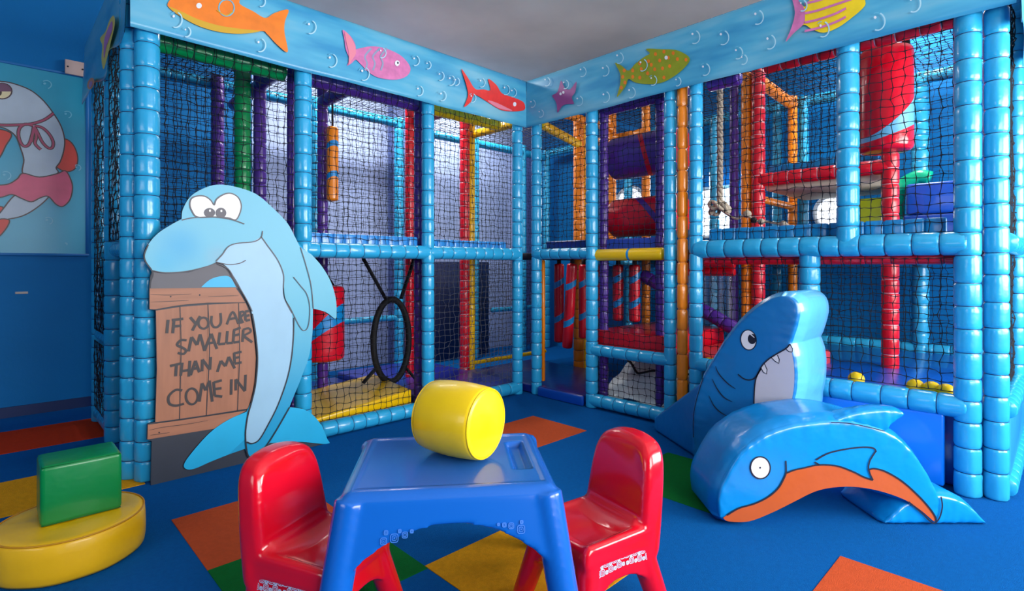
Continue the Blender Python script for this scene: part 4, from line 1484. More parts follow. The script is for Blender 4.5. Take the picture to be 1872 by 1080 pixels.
fill(mb, [fD(*p) for p in cD(ell(430, 415, 6, 6, 12))], ND, .0032, 1)
mb.build('eye', [M_WHITE, M_INK], AR, smooth=False)
mb = MB()
for l in ([(228, 704), (300, 662), (400, 632), (480, 592), (540, 540), (575, 480), (588, 440), (586, 372)], [(592, 447), (640, 428), (700, 415), (790, 397), (900, 404), (1000, 440), (1060, 470), (1118, 490)],
          [(1118, 490), (1092, 430), (1098, 375), (1136, 312)], [(1138, 318), (1120, 295), (1060, 289), (960, 300), (850, 325), (770, 367)], [(762, 380), (790, 396)],
          [(1098, 425), (1130, 420), (1200, 440), (1300, 500), (1400, 590), (1470, 670), (1502, 725), (1490, 752), (1460, 735), (1420, 695), (1335, 622)],
          [(1500, 750), (1525, 715), (1540, 650), (1532, 590)]):
    ribbon(mb, [zb(fD(*p)) for p in sp(cD(l), 6, False)], .0065, ND, .0042, 0)
ribbon(mb, [fD(*p) for p in sp(cD([(860, 138), (960, 142), (1060, 160), (1190, 192)]), 6, False)], .004, ND, .005, 0)
mb.build('drawn_lines', M_INK, AR, smooth=False)

# ------------------------------------------------------------------ moulded plastic furniture
def bake(mb, mats, vox, smooth_it=6, deform=None):
    """fuse the collected solids into one moulded skin, return numpy verts and faces"""
    V = np.concatenate(mb.v)
    me = bpy.data.meshes.new('tmp')
    me.from_pydata(V.tolist(), [], mb.f)
    ob = bpy.data.objects.new('tmp', me)
    COL.objects.link(ob)
    r = ob.modifiers.new('r', 'REMESH')
    r.mode = 'VOXEL'
    r.voxel_size = vox
    s = ob.modifiers.new('s', 'SMOOTH')
    s.factor = 0.5
    s.iterations = smooth_it
    dg = bpy.context.evaluated_depsgraph_get()
    dg.update()
    me2 = bpy.data.meshes.new_from_object(ob.evaluated_get(dg))
    n = len(me2.vertices)
    co = np.zeros(n * 3)
    me2.vertices.foreach_get('co', co)
    co = co.reshape(-1, 3)
    F = [tuple(p.vertices) for p in me2.polygons]
    bpy.data.objects.remove(ob)
    bpy.data.meshes.remove(me)
    bpy.data.meshes.remove(me2)
    return co, F


def split_build(co, F, pick, T, mats, parent):
    """cut the fused skin into named parts; shared smooth normals keep the joints invisible"""
    fc = np.array([co[list(f)].mean(0) for f in F])
    # vertex normals of the whole skin
    vn = np.zeros_like(co)
    for f in F:
        a, b, c = co[f[0]], co[f[1]], co[f[2]]
        n = np.cross(b - a, c - a)
        for i in f:
            vn[i] += n
    vn /= np.maximum(np.linalg.norm(vn, axis=1), 1e-12)[:, None]
    names = [pick(c) for c in fc]
    R = np.array(T.to_3x3())
    tv = np.array(T.translation)
    for nm in sorted(set(names)):
        ids = [i for i, x in enumerate(names) if x == nm]
        used = sorted({v for i in ids for v in F[i]})
        mp = {v: k for k, v in enumerate(used)}
        V = co[used] @ R.T + tv
        lo, hi = V.min(0), V.max(0)
        org = np.array([(lo[0] + hi[0]) / 2, (lo[1] + hi[1]) / 2, lo[2]])
        base = nm.split('#')[0]
        me = bpy.data.meshes.new(base)
        me.from_pydata((V - org).tolist(), [], [[mp[v] for v in F[i]] for i in ids])
        me.materials.append(mats)
        me.polygons.foreach_set('use_smooth', [True] * len(ids))
        me.update()
        try:
            me.normals_split_custom_set_from_vertices((vn[used] @ R.T).tolist())
        except Exception:
            pass
        link(base, me, org, parent)


def cone(mb, p0, p1, r0, r1, n=20, flat=1.0):
    sweep(mb, [p0, p1], [r0, r1], n, flat=flat)


def panel(mb, a, b, zt, arch, th, ztop_in=0.0, splay=0.0, nrm=(0, 1, 0)):
    """apron panel between corner points a and b (2D) with an arched bottom edge"""
    a = Vector((a[0], a[1], 0))
    b = Vector((b[0], b[1], 0))
    n = Vector(nrm)
    N = 16
    V = []
    for i in range(N + 1):
        t = i / N
        s = abs(2 * t - 1)
        zb_ = arch[0] + (arch[1] - arch[0]) * (1 - s ** 2.2)
        for z in (zb_, zt):
            o_ = n * (splay * (zt - z))
            p_ = a.lerp(b, t) + o_
            V.append((p_.x, p_.y, z))
            q_ = p_ - n * th
            V.append((q_.x, q_.y, z))
    F = []
    for i in range(N):
        k = i * 4
        l = k + 4
        F += [(k, l, l + 2, k + 2), (k + 1, k + 3, l + 3, l + 1), (k, k + 1, l + 1, l), (k + 2, l + 2, l + 3, k + 3)]
    F += [(0, 2, 3, 1), (N * 4, N * 4 + 1, N * 4 + 3, N * 4 + 2)]
    mb.add(V, F)


M_TBL = mat('plastic_blue', (16, 98, 192), 0.24, .04, 3, coat=.3)
M_CHR = mat('plastic_red', (218, 6, 32), 0.20, .03, 3, coat=.4)
M_PRT = mat('print_pale', (190, 200, 225), .4)


def rsq(cx, cy, r, n=20, p=4):
    out = []
    for k in range(n):
        t = 2 * PI * k / n
        c, s = math.cos(t), math.sin(t)
        out.append((cx + r * math.copysign(abs(c) ** (2 / p), c), cy + r * math.copysign(abs(s) ** (2 / p), s)))
    return out


def ring_print(mb, u, v, r, P, n, off):
    """P maps (u, v) to the surface"""
    for rr, w in ((r, .0022), (r * .55, .0018)):
        ribbon(mb, [P(x, y) for x, y in rsq(u, v, rr)], w, n, off, 0, closed=True)
    fill(mb, [P(x, y) for x, y in rsq(u, v, r * .2, 8, 2)], n, off)


# --- table
TH_ = 0.48
TW, TL = 0.605, 0.515
tc_ = (W(-.4935, 1.976) + W(.081, 2.042) + W(.124, 1.55) + W(-.4487, 1.493)) / 4 + W(-.014, -.022)
ux = (W(.081, 2.042) - W(-.4935, 1.976)).normalized()
ang = math.atan2(ux.y, ux.x)
TT = Matrix.Translation((tc_.x, tc_.y, 0)) @ Matrix.Rotation(ang, 4, 'Z')
TAB = thing('play_table', 'blue moulded plastic children\'s table with splayed legs and pencil tray', 'table', (tc_.x, tc_.y, 0))
mb = MB()
hexa(mb, [(-TW / 2 - .012, -TL / 2 - .012, .435), (TW / 2 + .012, -TL / 2 - .012, .435), (TW / 2 + .012, TL / 2 + .012, .435), (-TW / 2 - .012, TL / 2 + .012, .435),
          (-TW / 2 + .008, -TL / 2 + .008, TH_), (TW / 2 - .008, -TL / 2 + .008, TH_), (TW / 2 - .008, TL / 2 - .008, TH_), (-TW / 2 + .008, TL / 2 - .008, TH_)], .022, 4)
hw, hl = TW / 2 + .004, TL / 2 + .004
ARC = (0.25, 0.395)
panel(mb, (-hw, -hl), (hw, -hl), .46, ARC, .03, splay=.26, nrm=(0, -1, 0))
panel(mb, (-hw, hl), (hw, hl), .46, ARC, .03, splay=.26, nrm=(0, 1, 0))
panel(mb, (-hw, -hl), (-hw, hl), .46, ARC, .03, splay=.16, nrm=(-1, 0, 0))
panel(mb, (hw, -hl), (hw, hl), .46, ARC, .03, splay=.16, nrm=(1, 0, 0))
for sx in (-1, 1):
    for sy in (-1, 1):
        cone(mb, (sx * (hw - .035), sy * (hl - .035), .455), (sx * (hw + .030), sy * (hl + .085), 0.0), .046, .040, 24)
co, F = bake(mb, None, .0062, 9)
# pencil tray in the top and a shallow rim
X_, Y_, Z_ = co[:, 0], co[:, 1], co[:, 2]
topm = Z_ > TH_ - .012


def sm(x, a, b):
    t = np.clip((x - a) / (b - a), 0, 1)
    return t * t * (3 - 2 * t)


tray = sm(X_, .192, .204) * (1 - sm(X_, .238, .250)) * sm(Y_, -.115, -.100) * (1 - sm(Y_, .135, .15))
dish = sm(X_, -.272, -.260) * (1 - sm(X_, .262, .274)) * sm(Y_, -.22, -.208) * (1 - sm(Y_, .208, .22))
Z_[topm] -= tray[topm] * .018 + dish[topm] * .003
co[:, 2] = np.maximum(Z_, 0)
split_build(co, F, lambda c: ('leg#%d%d' % (c[0] > 0, c[1] > 0)) if c[2] < .25 else ('table_top' if c[2] > .432 else 'apron'), TT, M_TBL, TAB)
mb = MB()


def PT(x, z):
    yy = -hl - .26 * (.46 - z)
    return TT @ Vector((x, yy, z))


nT = (TT.to_3x3() @ Vector((0, -1, .26))).normalized()
M_PRB = mat('print_pale_blue', (62, 124, 212), .4)
for grp in (((-.150, .372, .010), (-.122, .378, .007), (-.136, .388, .004), (-.172, .386, .005), (-.178, .366, .008), (-.104, .386, .004)), ((.165, .386, .007), (.192, .376, .010), (.194, .394, .004), (.146, .389, .005), (.130, .391, .003))):
    mb = MB()
    for (x, z, r) in grp:
        ring_print(mb, x, z, r, PT, nT, .0035)
    plabel(mb.build('printed_pattern', M_PRB, TAB, smooth=False), 'pale printed pattern of rounded squares')


# --- chairs
def chair_skin():
    mb = MB()
    hw_, hd = .142, .135
    # seat
    hexa(mb, [(-hd - .012, -hw_ - .012, .22), (hd + .012, -hw_ - .012, .22), (hd + .012, hw_ + .012, .22), (-hd - .012, hw_ + .012, .22),
              (-hd, -hw_, .29), (hd, -hw_, .28), (hd, hw_, .28), (-hd, hw_, .29)], .015, 3)
    # back: rounded outline in y-z, leaning, with a soft edge
    half = [(.150, .20), (.148, .28), (.143, .36), (.136, .43), (.124, .485), (.098, .520), (.050, .534), (0, .537)]
    out = [tuple(p_) for p_ in spline([(-y, z) for y, z in half] + [(y, z) for y, z in half[::-1][1:]], 5, False)]
    N = len(out)
    V = []
    lay = ((.046, .90), (.030, 1.0), (-.020, 1.02), (-.040, .93))
    for dx, k in lay:
        for (y, z) in out:
            zz = .30 + (z - .30) * (1 - (1 - k) * .8) if z > .3 else z
            x0 = -.128 - (zz - .22) * .14 - .018 * (1 - (y / .15) ** 2) * min(1, max(0, (zz - .25) / .1))
            V.append((x0 + dx, y * k, zz))
    Fs = [tuple(range(N))[::-1], tuple(range(3 * N, 4 * N))]
    for l in range(3):
        Fs += [(l * N + i, l * N + (i + 1) % N, (l + 1) * N + (i + 1) % N, (l + 1) * N + i) for i in range(N)]
    mb.add(V, Fs)
    fil = [(-.145, .25), (-.035, .25), (-.035, .283), (-.070, .292), (-.095, .315), (-.108, .355), (-.145, .355)]
    nf = len(fil)
    mb.add([(x_, -.118, z_) for x_, z_ in fil] + [(x_, .118, z_) for x_, z_ in fil],
           [tuple(range(nf)), tuple(range(nf, 2 * nf))[::-1]] + [(i, i + nf, (i + 1) % nf + nf, (i + 1) % nf) for i in range(nf)])
    arc = (.10, .170)
    panel(mb, (-hd, -hw_), (hd, -hw_), .25, arc, .026, splay=.15, nrm=(0, -1, 0))
    panel(mb, (-hd, hw_), (hd, hw_), .25, arc, .026, splay=.15, nrm=(0, 1, 0))
    panel(mb, (-hd, -hw_), (-hd, hw_), .25, arc, .026, splay=.15, nrm=(-1, 0, 0))
    panel(mb, (hd, -hw_), (hd, hw_), .25, arc, .026, splay=.15, nrm=(1, 0, 0))
    # swelling where seat sides run up into the back
    for sy in (-1, 1):
        cone(mb, (-.128, sy * .132, .20), (-.156, sy * .122, .42), .028, .018, 16)
        cone(mb, (-.13, sy * .128, .274), (.12, sy * .128, .268), .022, .018, 16)
        for sx in (-1, 1):
            cone(mb, (sx * (hd - .034), sy * (hw_ - .034), .235), (sx * (hd + .025), sy * (hw_ + .022), 0.0), .042, .033, 22)
    co, F = bake(mb, None, .005, 20)
    X, Y, Z = co[:, 0], co[:, 1], co[:, 2]
    m = (Z > .25) & (Z < .31) & (X > -.09)
    d = (1 - np.clip(np.abs(Y) / .13, 0, 1) ** 2) * np.clip((.15 - X) / .05, 0, 1) * np.clip((X + .08) / .06, 0, 1)
    Z[m] -= d[m] * .016
    co[:, 2] = np.maximum(Z, 0)
    return co, F


CS = chair_skin()


def chair(lat, fwd, axis, label):
    c = W(lat, fwd)
    ax = W(*axis).normalized()
    T = Matrix.Translation((c.x, c.y, 0)) @ Matrix.Rotation(math.atan2(ax.y, ax.x), 4, 'Z')
    r = thing('child_chair', label, 'chair', (c.x, c.y, 0), 'red chairs at the play table')
    split_build(CS[0], CS[1], lambda c: ('leg#%d%d' % (c[0] > 0, c[1] > 0)) if c[2] < .15 else ('backrest' if (c[2] > .30 or (c[0] < -.13 and c[2] > .24)) else 'seat'), T, M_CHR, r)
    return r, T


def chair_print(r, T, side, flip=1):
    mb = MB()
    sgn = side

    def P(x, z):
        return T @ Vector((x, sgn * (.142 + .15 * (.25 - z)), z))
    n = (T.to_3x3() @ Vector((0, sgn, .15))).normalized()
    random.seed(3)
    for row in range(2):
        x = -.115
        while x < .115:
            rr = .0085 if (int(x * 1000) // 14 + row) % 2 == 0 else .0045
            z = .234 - row * .019 - abs(x) * .08 - (.004 if rr < .006 else 0)
            ring_print(mb, x, z, rr, P, n, .0045)
            x += .0165
    plabel(mb.build('printed_pattern', M_PRT, r, smooth=False), 'pale printed pattern of rounded squares')


r1, T1 = chair(-.565, 1.61, (.93, -.36), 'red moulded plastic child\'s chair left of the blue table')
r2, T2 = chair(.253, 1.738, (-.85, -.525), 'red moulded plastic child\'s chair right of the blue table')
chair_print(r1, T1, -1)
chair_print(r2, T2, 1)

# ------------------------------------------------------------------ drum on the table
def roller(name, p0, p1, r, m, mcap, parent=None, stripes=(), mstripe=None, tilt=0.0, barrel=0.0, rnd=.018, n=40, capbulge=.006, phase=0.0):
    """stuffed cylinder with rounded ends, optional slanting bands"""
    p0, p1 = Vector(p0), Vector(p1)
    L = (p1 - p0).length
    d, a, b = frame_of(p1 - p0)
    ss = set([0, L])
    for (s0, s1) in stripes:
        ss.update((s0, s1))
    base = list(np.linspace(rnd, L - rnd, max(4, int(L / .03))))
    cut = sorted(list(ss - {0, L}))
    base = [x for x in base if all(abs(x - c) > .008 for c in cut)]
    body = sorted(base + cut)
    prof = []
    for k in range(5):
        t = PI / 2 * k / 4
        prof.append((rnd - rnd * math.cos(t), r - rnd + rnd * math.sin(t)))
    prof = prof[:-1]
    prof += [(x, r) for x in body]
    for k in range(1, 5):
        t = PI / 2 * k / 4
        prof.append((L - rnd + rnd * math.sin(t), r - rnd + rnd * math.cos(t)))
    V = []
    for (s_, rr) in prof:
        f = 4 * (s_ / L) * (1 - s_ / L)
        for k in range(n):
            th = 2 * PI * k / n
            sh = tilt * math.cos(th + phase) * min(1, max(0, min(s_ - rnd, L - rnd - s_)) / max(.06, abs(tilt) * 1.35))
            R_ = rr + barrel * f
            V.append((p0 + d * (s_ + sh) + (a * math.cos(th) + b * math.sin(th)) * R_)[:])
    F, mi = [], []
    for i in range(len(prof) - 1):
        mid = (prof[i][0] + prof[i + 1][0]) / 2
        st = any(s0 < mid < s1 for s0, s1 in stripes)
        for k in range(n):
            F.append((i * n + k, i * n + (k + 1) % n, (i + 1) * n + (k + 1) % n, (i + 1) * n + k))
            mi.append(1 if st else 0)
    mb = MB()
    mb.add(V, F, mi)
    # domed caps
    for end in (0, 1):
        base_i = 0 if end == 0 else (len(prof) - 1)
        s_ = prof[base_i][0]
        r0 = prof[base_i][1]
        sg = -1 if end == 0 else 1
        V2 = []
        K = 5
        for j in range(K + 1):
            q_ = 1 - j / K
            for k in range(n):
                th = 2 * PI * k / n
                V2.append((p0 + d * (s_ + sg * capbulge * (1 - q_ ** 2)) + (a * math.cos(th) + b * math.sin(th)) * r0 * max(q_, .001))[:])
        F2 = []
        for j in range(K):
            for k in range(n):
                q4 = (j * n + k, j * n + (k + 1) % n, (j + 1) * n + (k + 1) % n, (j + 1) * n + k)
                F2.append(q4 if sg > 0 else q4[::-1])
        mb.add(V2, F2, 2)
    return mb.build(name, [m, mstripe or m, mcap], parent)


M_YD = mat('vinyl_drum_yellow', (250, 208, 0), .33, .2, 8, coat=.2)
cR = onD(891, 771, 1.715)
axd = W(.86, -.51).normalized()
pR = Vector(cR)
pL = pR - axd * 0.222
zc = TH_ + .118
pR.z = zc
pL.z = zc + .002
DR = thing('foam_drum', 'yellow padded foam drum lying on the blue table', 'soft play shape', (pR.x, pR.y, TH_))
roller('cover', pL, pR, .112, M_YD, M_YD, DR, barrel=.008, rnd=.016, n=56, capbulge=.008)
d_, a_, b_ = frame_of(pR - pL)
for pp, sg in ((pR, -1), (pL, 1)):
    mb = MB()
    cpt = pp + axd * (.0035 * sg)
    sweep(mb, [cpt + (a_ * math.cos(t) + b_ * math.sin(t)) * .1085 for t in np.linspace(0, 2 * PI, 60, endpoint=False)], .0028, 6, closed=True)
    mb.build('piping', M_YD, DR)

# ------------------------------------------------------------------ yellow disc and green block
cy = W(-1.674, 2.05)
V = []
mb = MB()
prof = [(0.0, .152), (.10, .152), (.19, .151), (.214, .150), (.226, .145), (.232, .135), (.2345, .10), (.235, .07), (.2345, .04), (.231, .015), (.224, .004), (.20, 0.002), (0, 0.002)]
n = 72
for r_, z in prof:
    for k in range(n):
        t = 2 * PI * k / n
        ww = 1 + .006 * math.sin(9 * t) * (z < .14)
        V.append((cy.x + max(r_, .0005) * math.cos(t) * ww, cy.y + max(r_, .0005) * math.sin(t) * ww, z - (0.004 * max(0, math.sin(3 * t + 1)) if .05 < r_ < .2 else 0)))
F = []
for i in range(len(prof) - 1):
    for k in range(n):
        F.append((i * n + k, (i + 1) * n + k, (i + 1) * n + (k + 1) % n, i * n + (k + 1) % n))
YDSC = thing('floor_cushion', 'round yellow padded floor cushion under the green block', 'cushion', (cy.x, cy.y, 0))
mb.add(V, F)
mb.build('cover', mat('vinyl_cushion_yellow', (246, 190, 10), .36, .3, 8, coat=.15), YDSC)
mb = MB()
sweep(mb, [(cy.x + .2275 * math.cos(t), cy.y + .2275 * math.sin(t), .1465) for t in np.linspace(0, 2 * PI, 72, endpoint=False)], .003, 6, closed=True)
mb.build('piping', mat('vinyl_piping_ochre', (205, 140, 10), .4), YDSC)
g0 = W(-1.70, 1.941)
mb = MB()
M = Matrix.Translation((g0.x, g0.y, .150))
rbox(mb, (0, 0, 0.003), (.243, .20, .222), .016, 4, M=M)
GB = thing('foam_block', 'green padded foam block standing on the yellow floor cushion', 'soft play shape', (g0.x + .12, g0.y + .1, .15))
mb.build('cover', mat('vinyl_block_green', (0, 132, 62), .34, .25, 8, coat=.2), GB)
for z_ in (.008, .216):
    mb = MB()
    sweep(mb, [(g0.x + x, g0.y + y, .15 + z_) for x, y in ((.006, .006), (.237, .006), (.237, .194), (.006, .194))], .003, 6, closed=True)
    mb.build('piping', mat('vinyl_piping_green', (0, 100, 45), .4), GB)

# ------------------------------------------------------------------ things in the left wing
def hanger(mb, p, z1, w=.02):
    rbox(mb, (p.x - w, p.y - .003, p.z), (p.x + w, p.y + .003, z1), 0)


p = onY(608, 300, 4.05)
zt_, zb__ = onY(608, 232, 4.05).z, onY(608, 367, 4.05).z
PC = thing('punch_cylinder', 'orange hanging foam cylinder with blue bands, upper left wing', 'punch bag', (p.x, p.y, zb__))
roller('foam_cylinder', (p.x, p.y, zb__), (p.x, p.y, zt_), .045, M_ORANGE, M_ORANGE, PC, stripes=((.16, .205), (.40, .445)), mstripe=M_STRIPE, tilt=-.03)
mb = MB()
hanger(mb, Vector((p.x, p.y, zt_ - .01)), 2.60, .008)
mb.build('strap', M_STRAP, PC)

p = onY(590, 590, 3.72)
zt_, zb__ = onY(620, 522, 3.72).z, onY(600, 656, 3.72).z
PB = thing('punch_bag', 'red hanging punch bag with a blue band, beside the dolphin board', 'punch bag', (p.x, p.y, zb__))
roller('bag', (p.x, p.y, zb__), (p.x, p.y, zt_), .150, M_RED, M_RED, PB, stripes=((.17, .245),), mstripe=M_STRIPE, tilt=.26, rnd=.03, phase=2.34)
mb = MB()
sweep(mb, [(p.x - .06, p.y, 1.17), (p.x + .1, p.y, zt_ - .02)], .016, 8, flat=.3)
sweep(mb, [(p.x - .06, p.y, 1.17), (p.x - .13, p.y, zt_ - .02)], .016, 8, flat=.3)
mb.build('strap', M_STRAP, PB)

# webbing hoop swing
YS_ = 3.85
c = onY(716, 622, YS_)
rx = (onY(748, 622, YS_) - onY(684, 622, YS_)).length / 2
rz = (onY(716, 545, YS_).z - onY(716, 695, YS_).z) / 2
HS = thing('webbing_hoop', 'black webbing crawl hoop hung inside the lower left wing', 'hoop swing', (c.x, c.y, c.z - rz))
mb = MB()
sweep(mb, [(c.x + rx * math.cos(t), YS_, c.z + rz * math.sin(t)) for t in np.linspace(0, 2 * PI, 48, endpoint=False)], .026, 8, closed=True)
mb.build('hoop', M_STRAP, HS)
for a, b in (((664, 472), (705, 546)), ((757, 474), (733, 546)), ((690, 670), (664, 700)), ((742, 672), (766, 700))):
    mb = MB()
    sweep(mb, [onY(a[0], a[1], YS_), onY(b[0], b[1], YS_)], .024, 8, flat=.45)
    mb.build('strap', M_STRAP, HS)

# foam ramp and mats
mb = MB()
hexa(mb, [(1.46, 3.42, .045), (2.27, 3.42, .045), (2.37, 4.15, .045), (1.46, 4.15, .045), (1.46, 3.42, .095), (2.27, 3.42, .175), (2.37, 4.15, .175), (1.46, 4.15, .095)], .012, 3)
o = mb.build('foam_ramp', M_YELLOW)
tag(o, 'yellow foam ramp lying behind the net in the left wing', 'ramp')


def mat_pad(name, lo, hi, m, label, bev=.015):
    mb = MB()
    rbox(mb, lo, hi, bev, 3)
    o = mb.build(name, m)
    tag(o, label, 'mat')
    return o


mat_pad('floor_mat', (0.62, 3.37, 0.002), (2.37, 4.86, .042), M_NAVY, 'navy foam floor mat under the yellow ramp')
mat_pad('floor_mat', (2.385, 3.37, 0.002), (3.33, 4.86, .09), vinyl('vinyl_violet_blue', (40, 50, 165)), 'violet blue foam floor mat behind the net, second bay')
mat_pad('floor_mat', (3.36, 2.66, 0.002), (4.30, 4.12, .075), M_NAVY, 'navy foam step mat inside the open doorway of the frame')
mat_pad('step_edge', (3.325, 2.64, 0.002), (3.355, 3.12, .078), vinyl('vinyl_step_blue', (10, 70, 170)), 'bright blue foam edge of the doorway step', .01)
mat_pad('crash_mat', (3.43, 1.96, .455), (4.33, 2.60, .60), M_RED, 'thick red foam mat on the low deck in the middle bay')
mat_pad('crash_mat', (3.46, 1.18, .38), (4.33, 1.90, .50), vinyl('vinyl_coral', (235, 70, 70)), 'coral red foam mat right of the orange post', .02)
mat_pad('foam_wedge', (3.42, 1.20, .36), (3.455, 1.68, .49), M_YELLOW, 'yellow foam edge before the coral mat', .01)

# hanging red poles with blue bands by the doorway
HP = [(1022, 4.0, 482, 625, 0, 'first'), (1046, 3.85, 482, 637, 1, 'second'), (1067, 4.1, 484, 618, 2, ''), (1102, 3.95, 484, 612, 3, ''), (1130, 3.98, 484, 605, 4, ''), (1160, 4.0, 484, 598, 5, '')]
HL = ['red hanging foam pole with blue bands, leftmost in the doorway', 'red hanging foam pole with blue bands, second in the doorway, lowest end', 'red hanging foam pole with blue bands, half behind the doorway post',
      'red hanging foam pole just right of the doorway post, above the red mat', 'red hanging foam pole, middle one above the red mat', 'red hanging foam pole, rightmost above the red mat']
for (px, X, y1, y2, k, _) in HP:
    p = onX(px, 500, X)
    z2, z1 = onX(px, y1, X).z, onX(px, y2, X).z
    z1 = max(z1, .62 if k > 2 else .3)
    g = thing('hanging_pole', HL[k], 'punch bag', (p.x, p.y, z1), 'red hanging poles under the middle deck')
    L = z2 - z1
    lean = (.06 if k == 1 else 0) * 1.0
    roller('foam_pole', (p.x - .0, p.y + lean, z1), (p.x, p.y, z2), .048, M_RED, M_RED, g, stripes=((L * .28, L * .28 + .06), (L * .72, L * .72 + .06)), mstripe=M_STRIPE, tilt=.03, n=28, phase=2.2)
    mb = MB()
    sweep(mb, [(p.x, p.y, z2 - .005), (p.x, p.y, 1.172)], .02, 8)
    mb.build('hanger', M_STRAP, g)

# squeeze rollers of the middle bay
ya, yb = PY2 + .09, PY1 + .02
ro = roller('squeeze_roller', (3.72, ya, 1.98), (3.72, yb, 1.98), .17, M_PURPLE, M_RED, None, stripes=((.022, .10), (.30, .34)), mstripe=M_RED, tilt=.10, phase=.5)
tag(ro, 'large purple foam squeeze roller with a red end, the upper one', 'roller')
ro = roller('squeeze_roller', (3.72, ya, 1.49), (3.72, yb, 1.49), .155, M_RED, vinyl('vinyl_red_bright', (228, 8, 30)), None, stripes=((.24, .30),), mstripe=M_PURPLE, tilt=.17, phase=.9)
tag(ro, 'large red foam squeeze roller with a purple band, the lower one', 'roller')
ro = roller('bar_roller', (3.40, ya - .03, 1.185), (3.40, yb + .03, 1.185), .045, M_YELLOW, M_YELLOW, RF, stripes=((.27, .29),), mstripe=M_STRIPE)
ro['label'] = 'yellow padded roller'

# silver quilted sheet below the red mat
def sheet(name, fn, nu, nv, m, th=.004, parent=None, stripe=None):
    V = []
    for i in range(nu + 1):
        for j in range(nv + 1):
            V.append(fn(i / nu, j / nv)[:])
    F, mi = [], []
    for i in range(nu):
        for j in range(nv):
            F.append((i * (nv + 1) + j, (i + 1) * (nv + 1) + j, (i + 1) * (nv + 1) + j + 1, i * (nv + 1) + j + 1))
    n0 = len(V)
    V += [(v[0] + th, v[1], v[2] - th) for v in V]
    F += [tuple(k + n0 for k in f[::-1]) for f in F]
    mb = MB()
    mb.add(V, F)
    return mb.build(name, m, parent)


TU = thing('silver_slide', 'silver quilted fabric slope with black seams under the red mat', 'slide', (3.85, 2.25, 0.0))
M_SIL = mat('silver_fabric', (222, 230, 230), .3, .7, 14, var=.1, vscale=6)


def slope(u, v):
    z = .05 + .36 * u ** .8 + .04 * math.sin(PI * v) + .012 * math.sin(u * 17 + v * 4) + .01 * math.sin(v * 13 + u * 5)
    return Vector((3.45 + .60 * u, 1.94 + .61 * v, min(z, .445)))


sheet('fabric', slope, 40, 30, M_SIL, parent=TU)
for a_, b_ in (((.62, 0), (.42, .35)), ((.42, .35), (.40, .7)), ((.40, .7), (.62, 1))):
    mb = MB()
    sweep(mb, [slope(a_[0] + (b_[0] - a_[0]) * t, a_[1] + (b_[1] - a_[1]) * t) + Vector((-.004, 0, .006)) for t in np.linspace(0, 1, 10)], .009, 8)
    mb.build('seam_band', M_STRAP, TU)
for v_ in (.18, .85):
    mb = MB()
    sweep(mb, [slope(.75, v_) + Vector((0, 0, .0)), Vector((3.72, 1.99 + .54 * (v_ - .06), .452))], .015, 8, flat=.4)
    mb.build('strap', M_STRAP, TU)

# clear vinyl curtain and red beams low in the bay right of the orange post
M_CLR = bpy.data.materials.new('clear_vinyl')
M_CLR.use_nodes = True
b = M_CLR.node_tree.nodes['Principled BSDF']
b.inputs['Base Color'].default_value = (.9, .95, 1, 1)
b.inputs['Roughness'].default_value = .08
b.inputs['Transmission Weight'].default_value = .93
b.inputs['IOR'].default_value = 1.15
cu = sheet('vinyl_curtain', lambda u, v: Vector((4.30 + .018 * math.sin(u * 38), 1.86 + .42 * u, .56 + .52 * v)), 60, 6, M_CLR, .002)
tag(cu, 'clear vinyl strip curtain hanging in the bay left of the shark', 'curtain')
bb_ = onX(1325, 486, 4.25)
for i, z in enumerate((1.11, 1.05)):
    pole('rail', (4.25, 1.84, z), (4.25, 2.42, z), .032, M_RED, RF, M_TIED, label='red padded rail')

# knotted climbing rope
p = onX(1316, 300, 3.9)
zk = onX(1316, 375, 3.9).z
RO = thing('climbing_rope', 'thick cream climbing rope with a knotted end in the upper right wing', 'rope', (p.x, p.y, zk - .06))
M_ROPE = mat('rope_cream', (178, 165, 145), .85, .5, 90)
mb = MB()
for k in range(3):
    pts = []
    for z in np.linspace(2.60, zk, 120):
        t = (2.6 - z) * 42 + k * 2 * PI / 3
        pts.append((p.x + .011 * math.cos(t), p.y + .011 * math.sin(t), z))
    sweep(mb, pts, .0125, 7)
mb.build('rope', M_ROPE, RO)
mb = MB()
random.seed(5)
for k in range(9):
    a_ = k * 2.4
    c_ = Vector((p.x + .05 * math.cos(a_), p.y + .055 * math.sin(a_), zk - .02 + .02 * math.sin(k * 1.7)))
    sweep(mb, [c_ + Vector((.032 * math.cos(t), .032 * math.sin(t) * math.cos(a_), .03 * math.sin(t + a_))) for t in np.linspace(0, 2 * PI, 14, endpoint=False)], .014, 7, closed=True)
mb.build('knot', M_ROPE, RO)
mb = MB()
pts = [Vector((p.x, p.y, zk - .03)), onX(1345, 400, 3.8), onX(1362, 392, 3.8), onX(1380, 403, 3.8), onX(1400, 405, 3.8), onX(1420, 408, 3.8), onX(1440, 410, 3.8)]
sweep(mb, [Vector(q_) for q_ in spline([tuple(q_) for q_ in pts], 6)], .008, 7)
mb.build('cord', M_ROPE, RO)
for i, (x, y) in enumerate(((1366, 391), (1378, 402), (1392, 405), (1432, 409))):
    mb = MB()
    bm = bmesh.new()
    bmesh.ops.create_icosphere(bm, subdivisions=2, radius=.022 + .006 * (i == 0))
    for v in bm.verts:
        v.co *= 1 + .12 * math.sin(v.co.x * 200 + v.co.y * 150)
    c_ = onX(x, y, 3.8)
    from_bm(bm, mb, 0, Matrix.Translation(c_))
    mb.build('knot', M_STRAP if i == 1 else M_ROPE, RO)

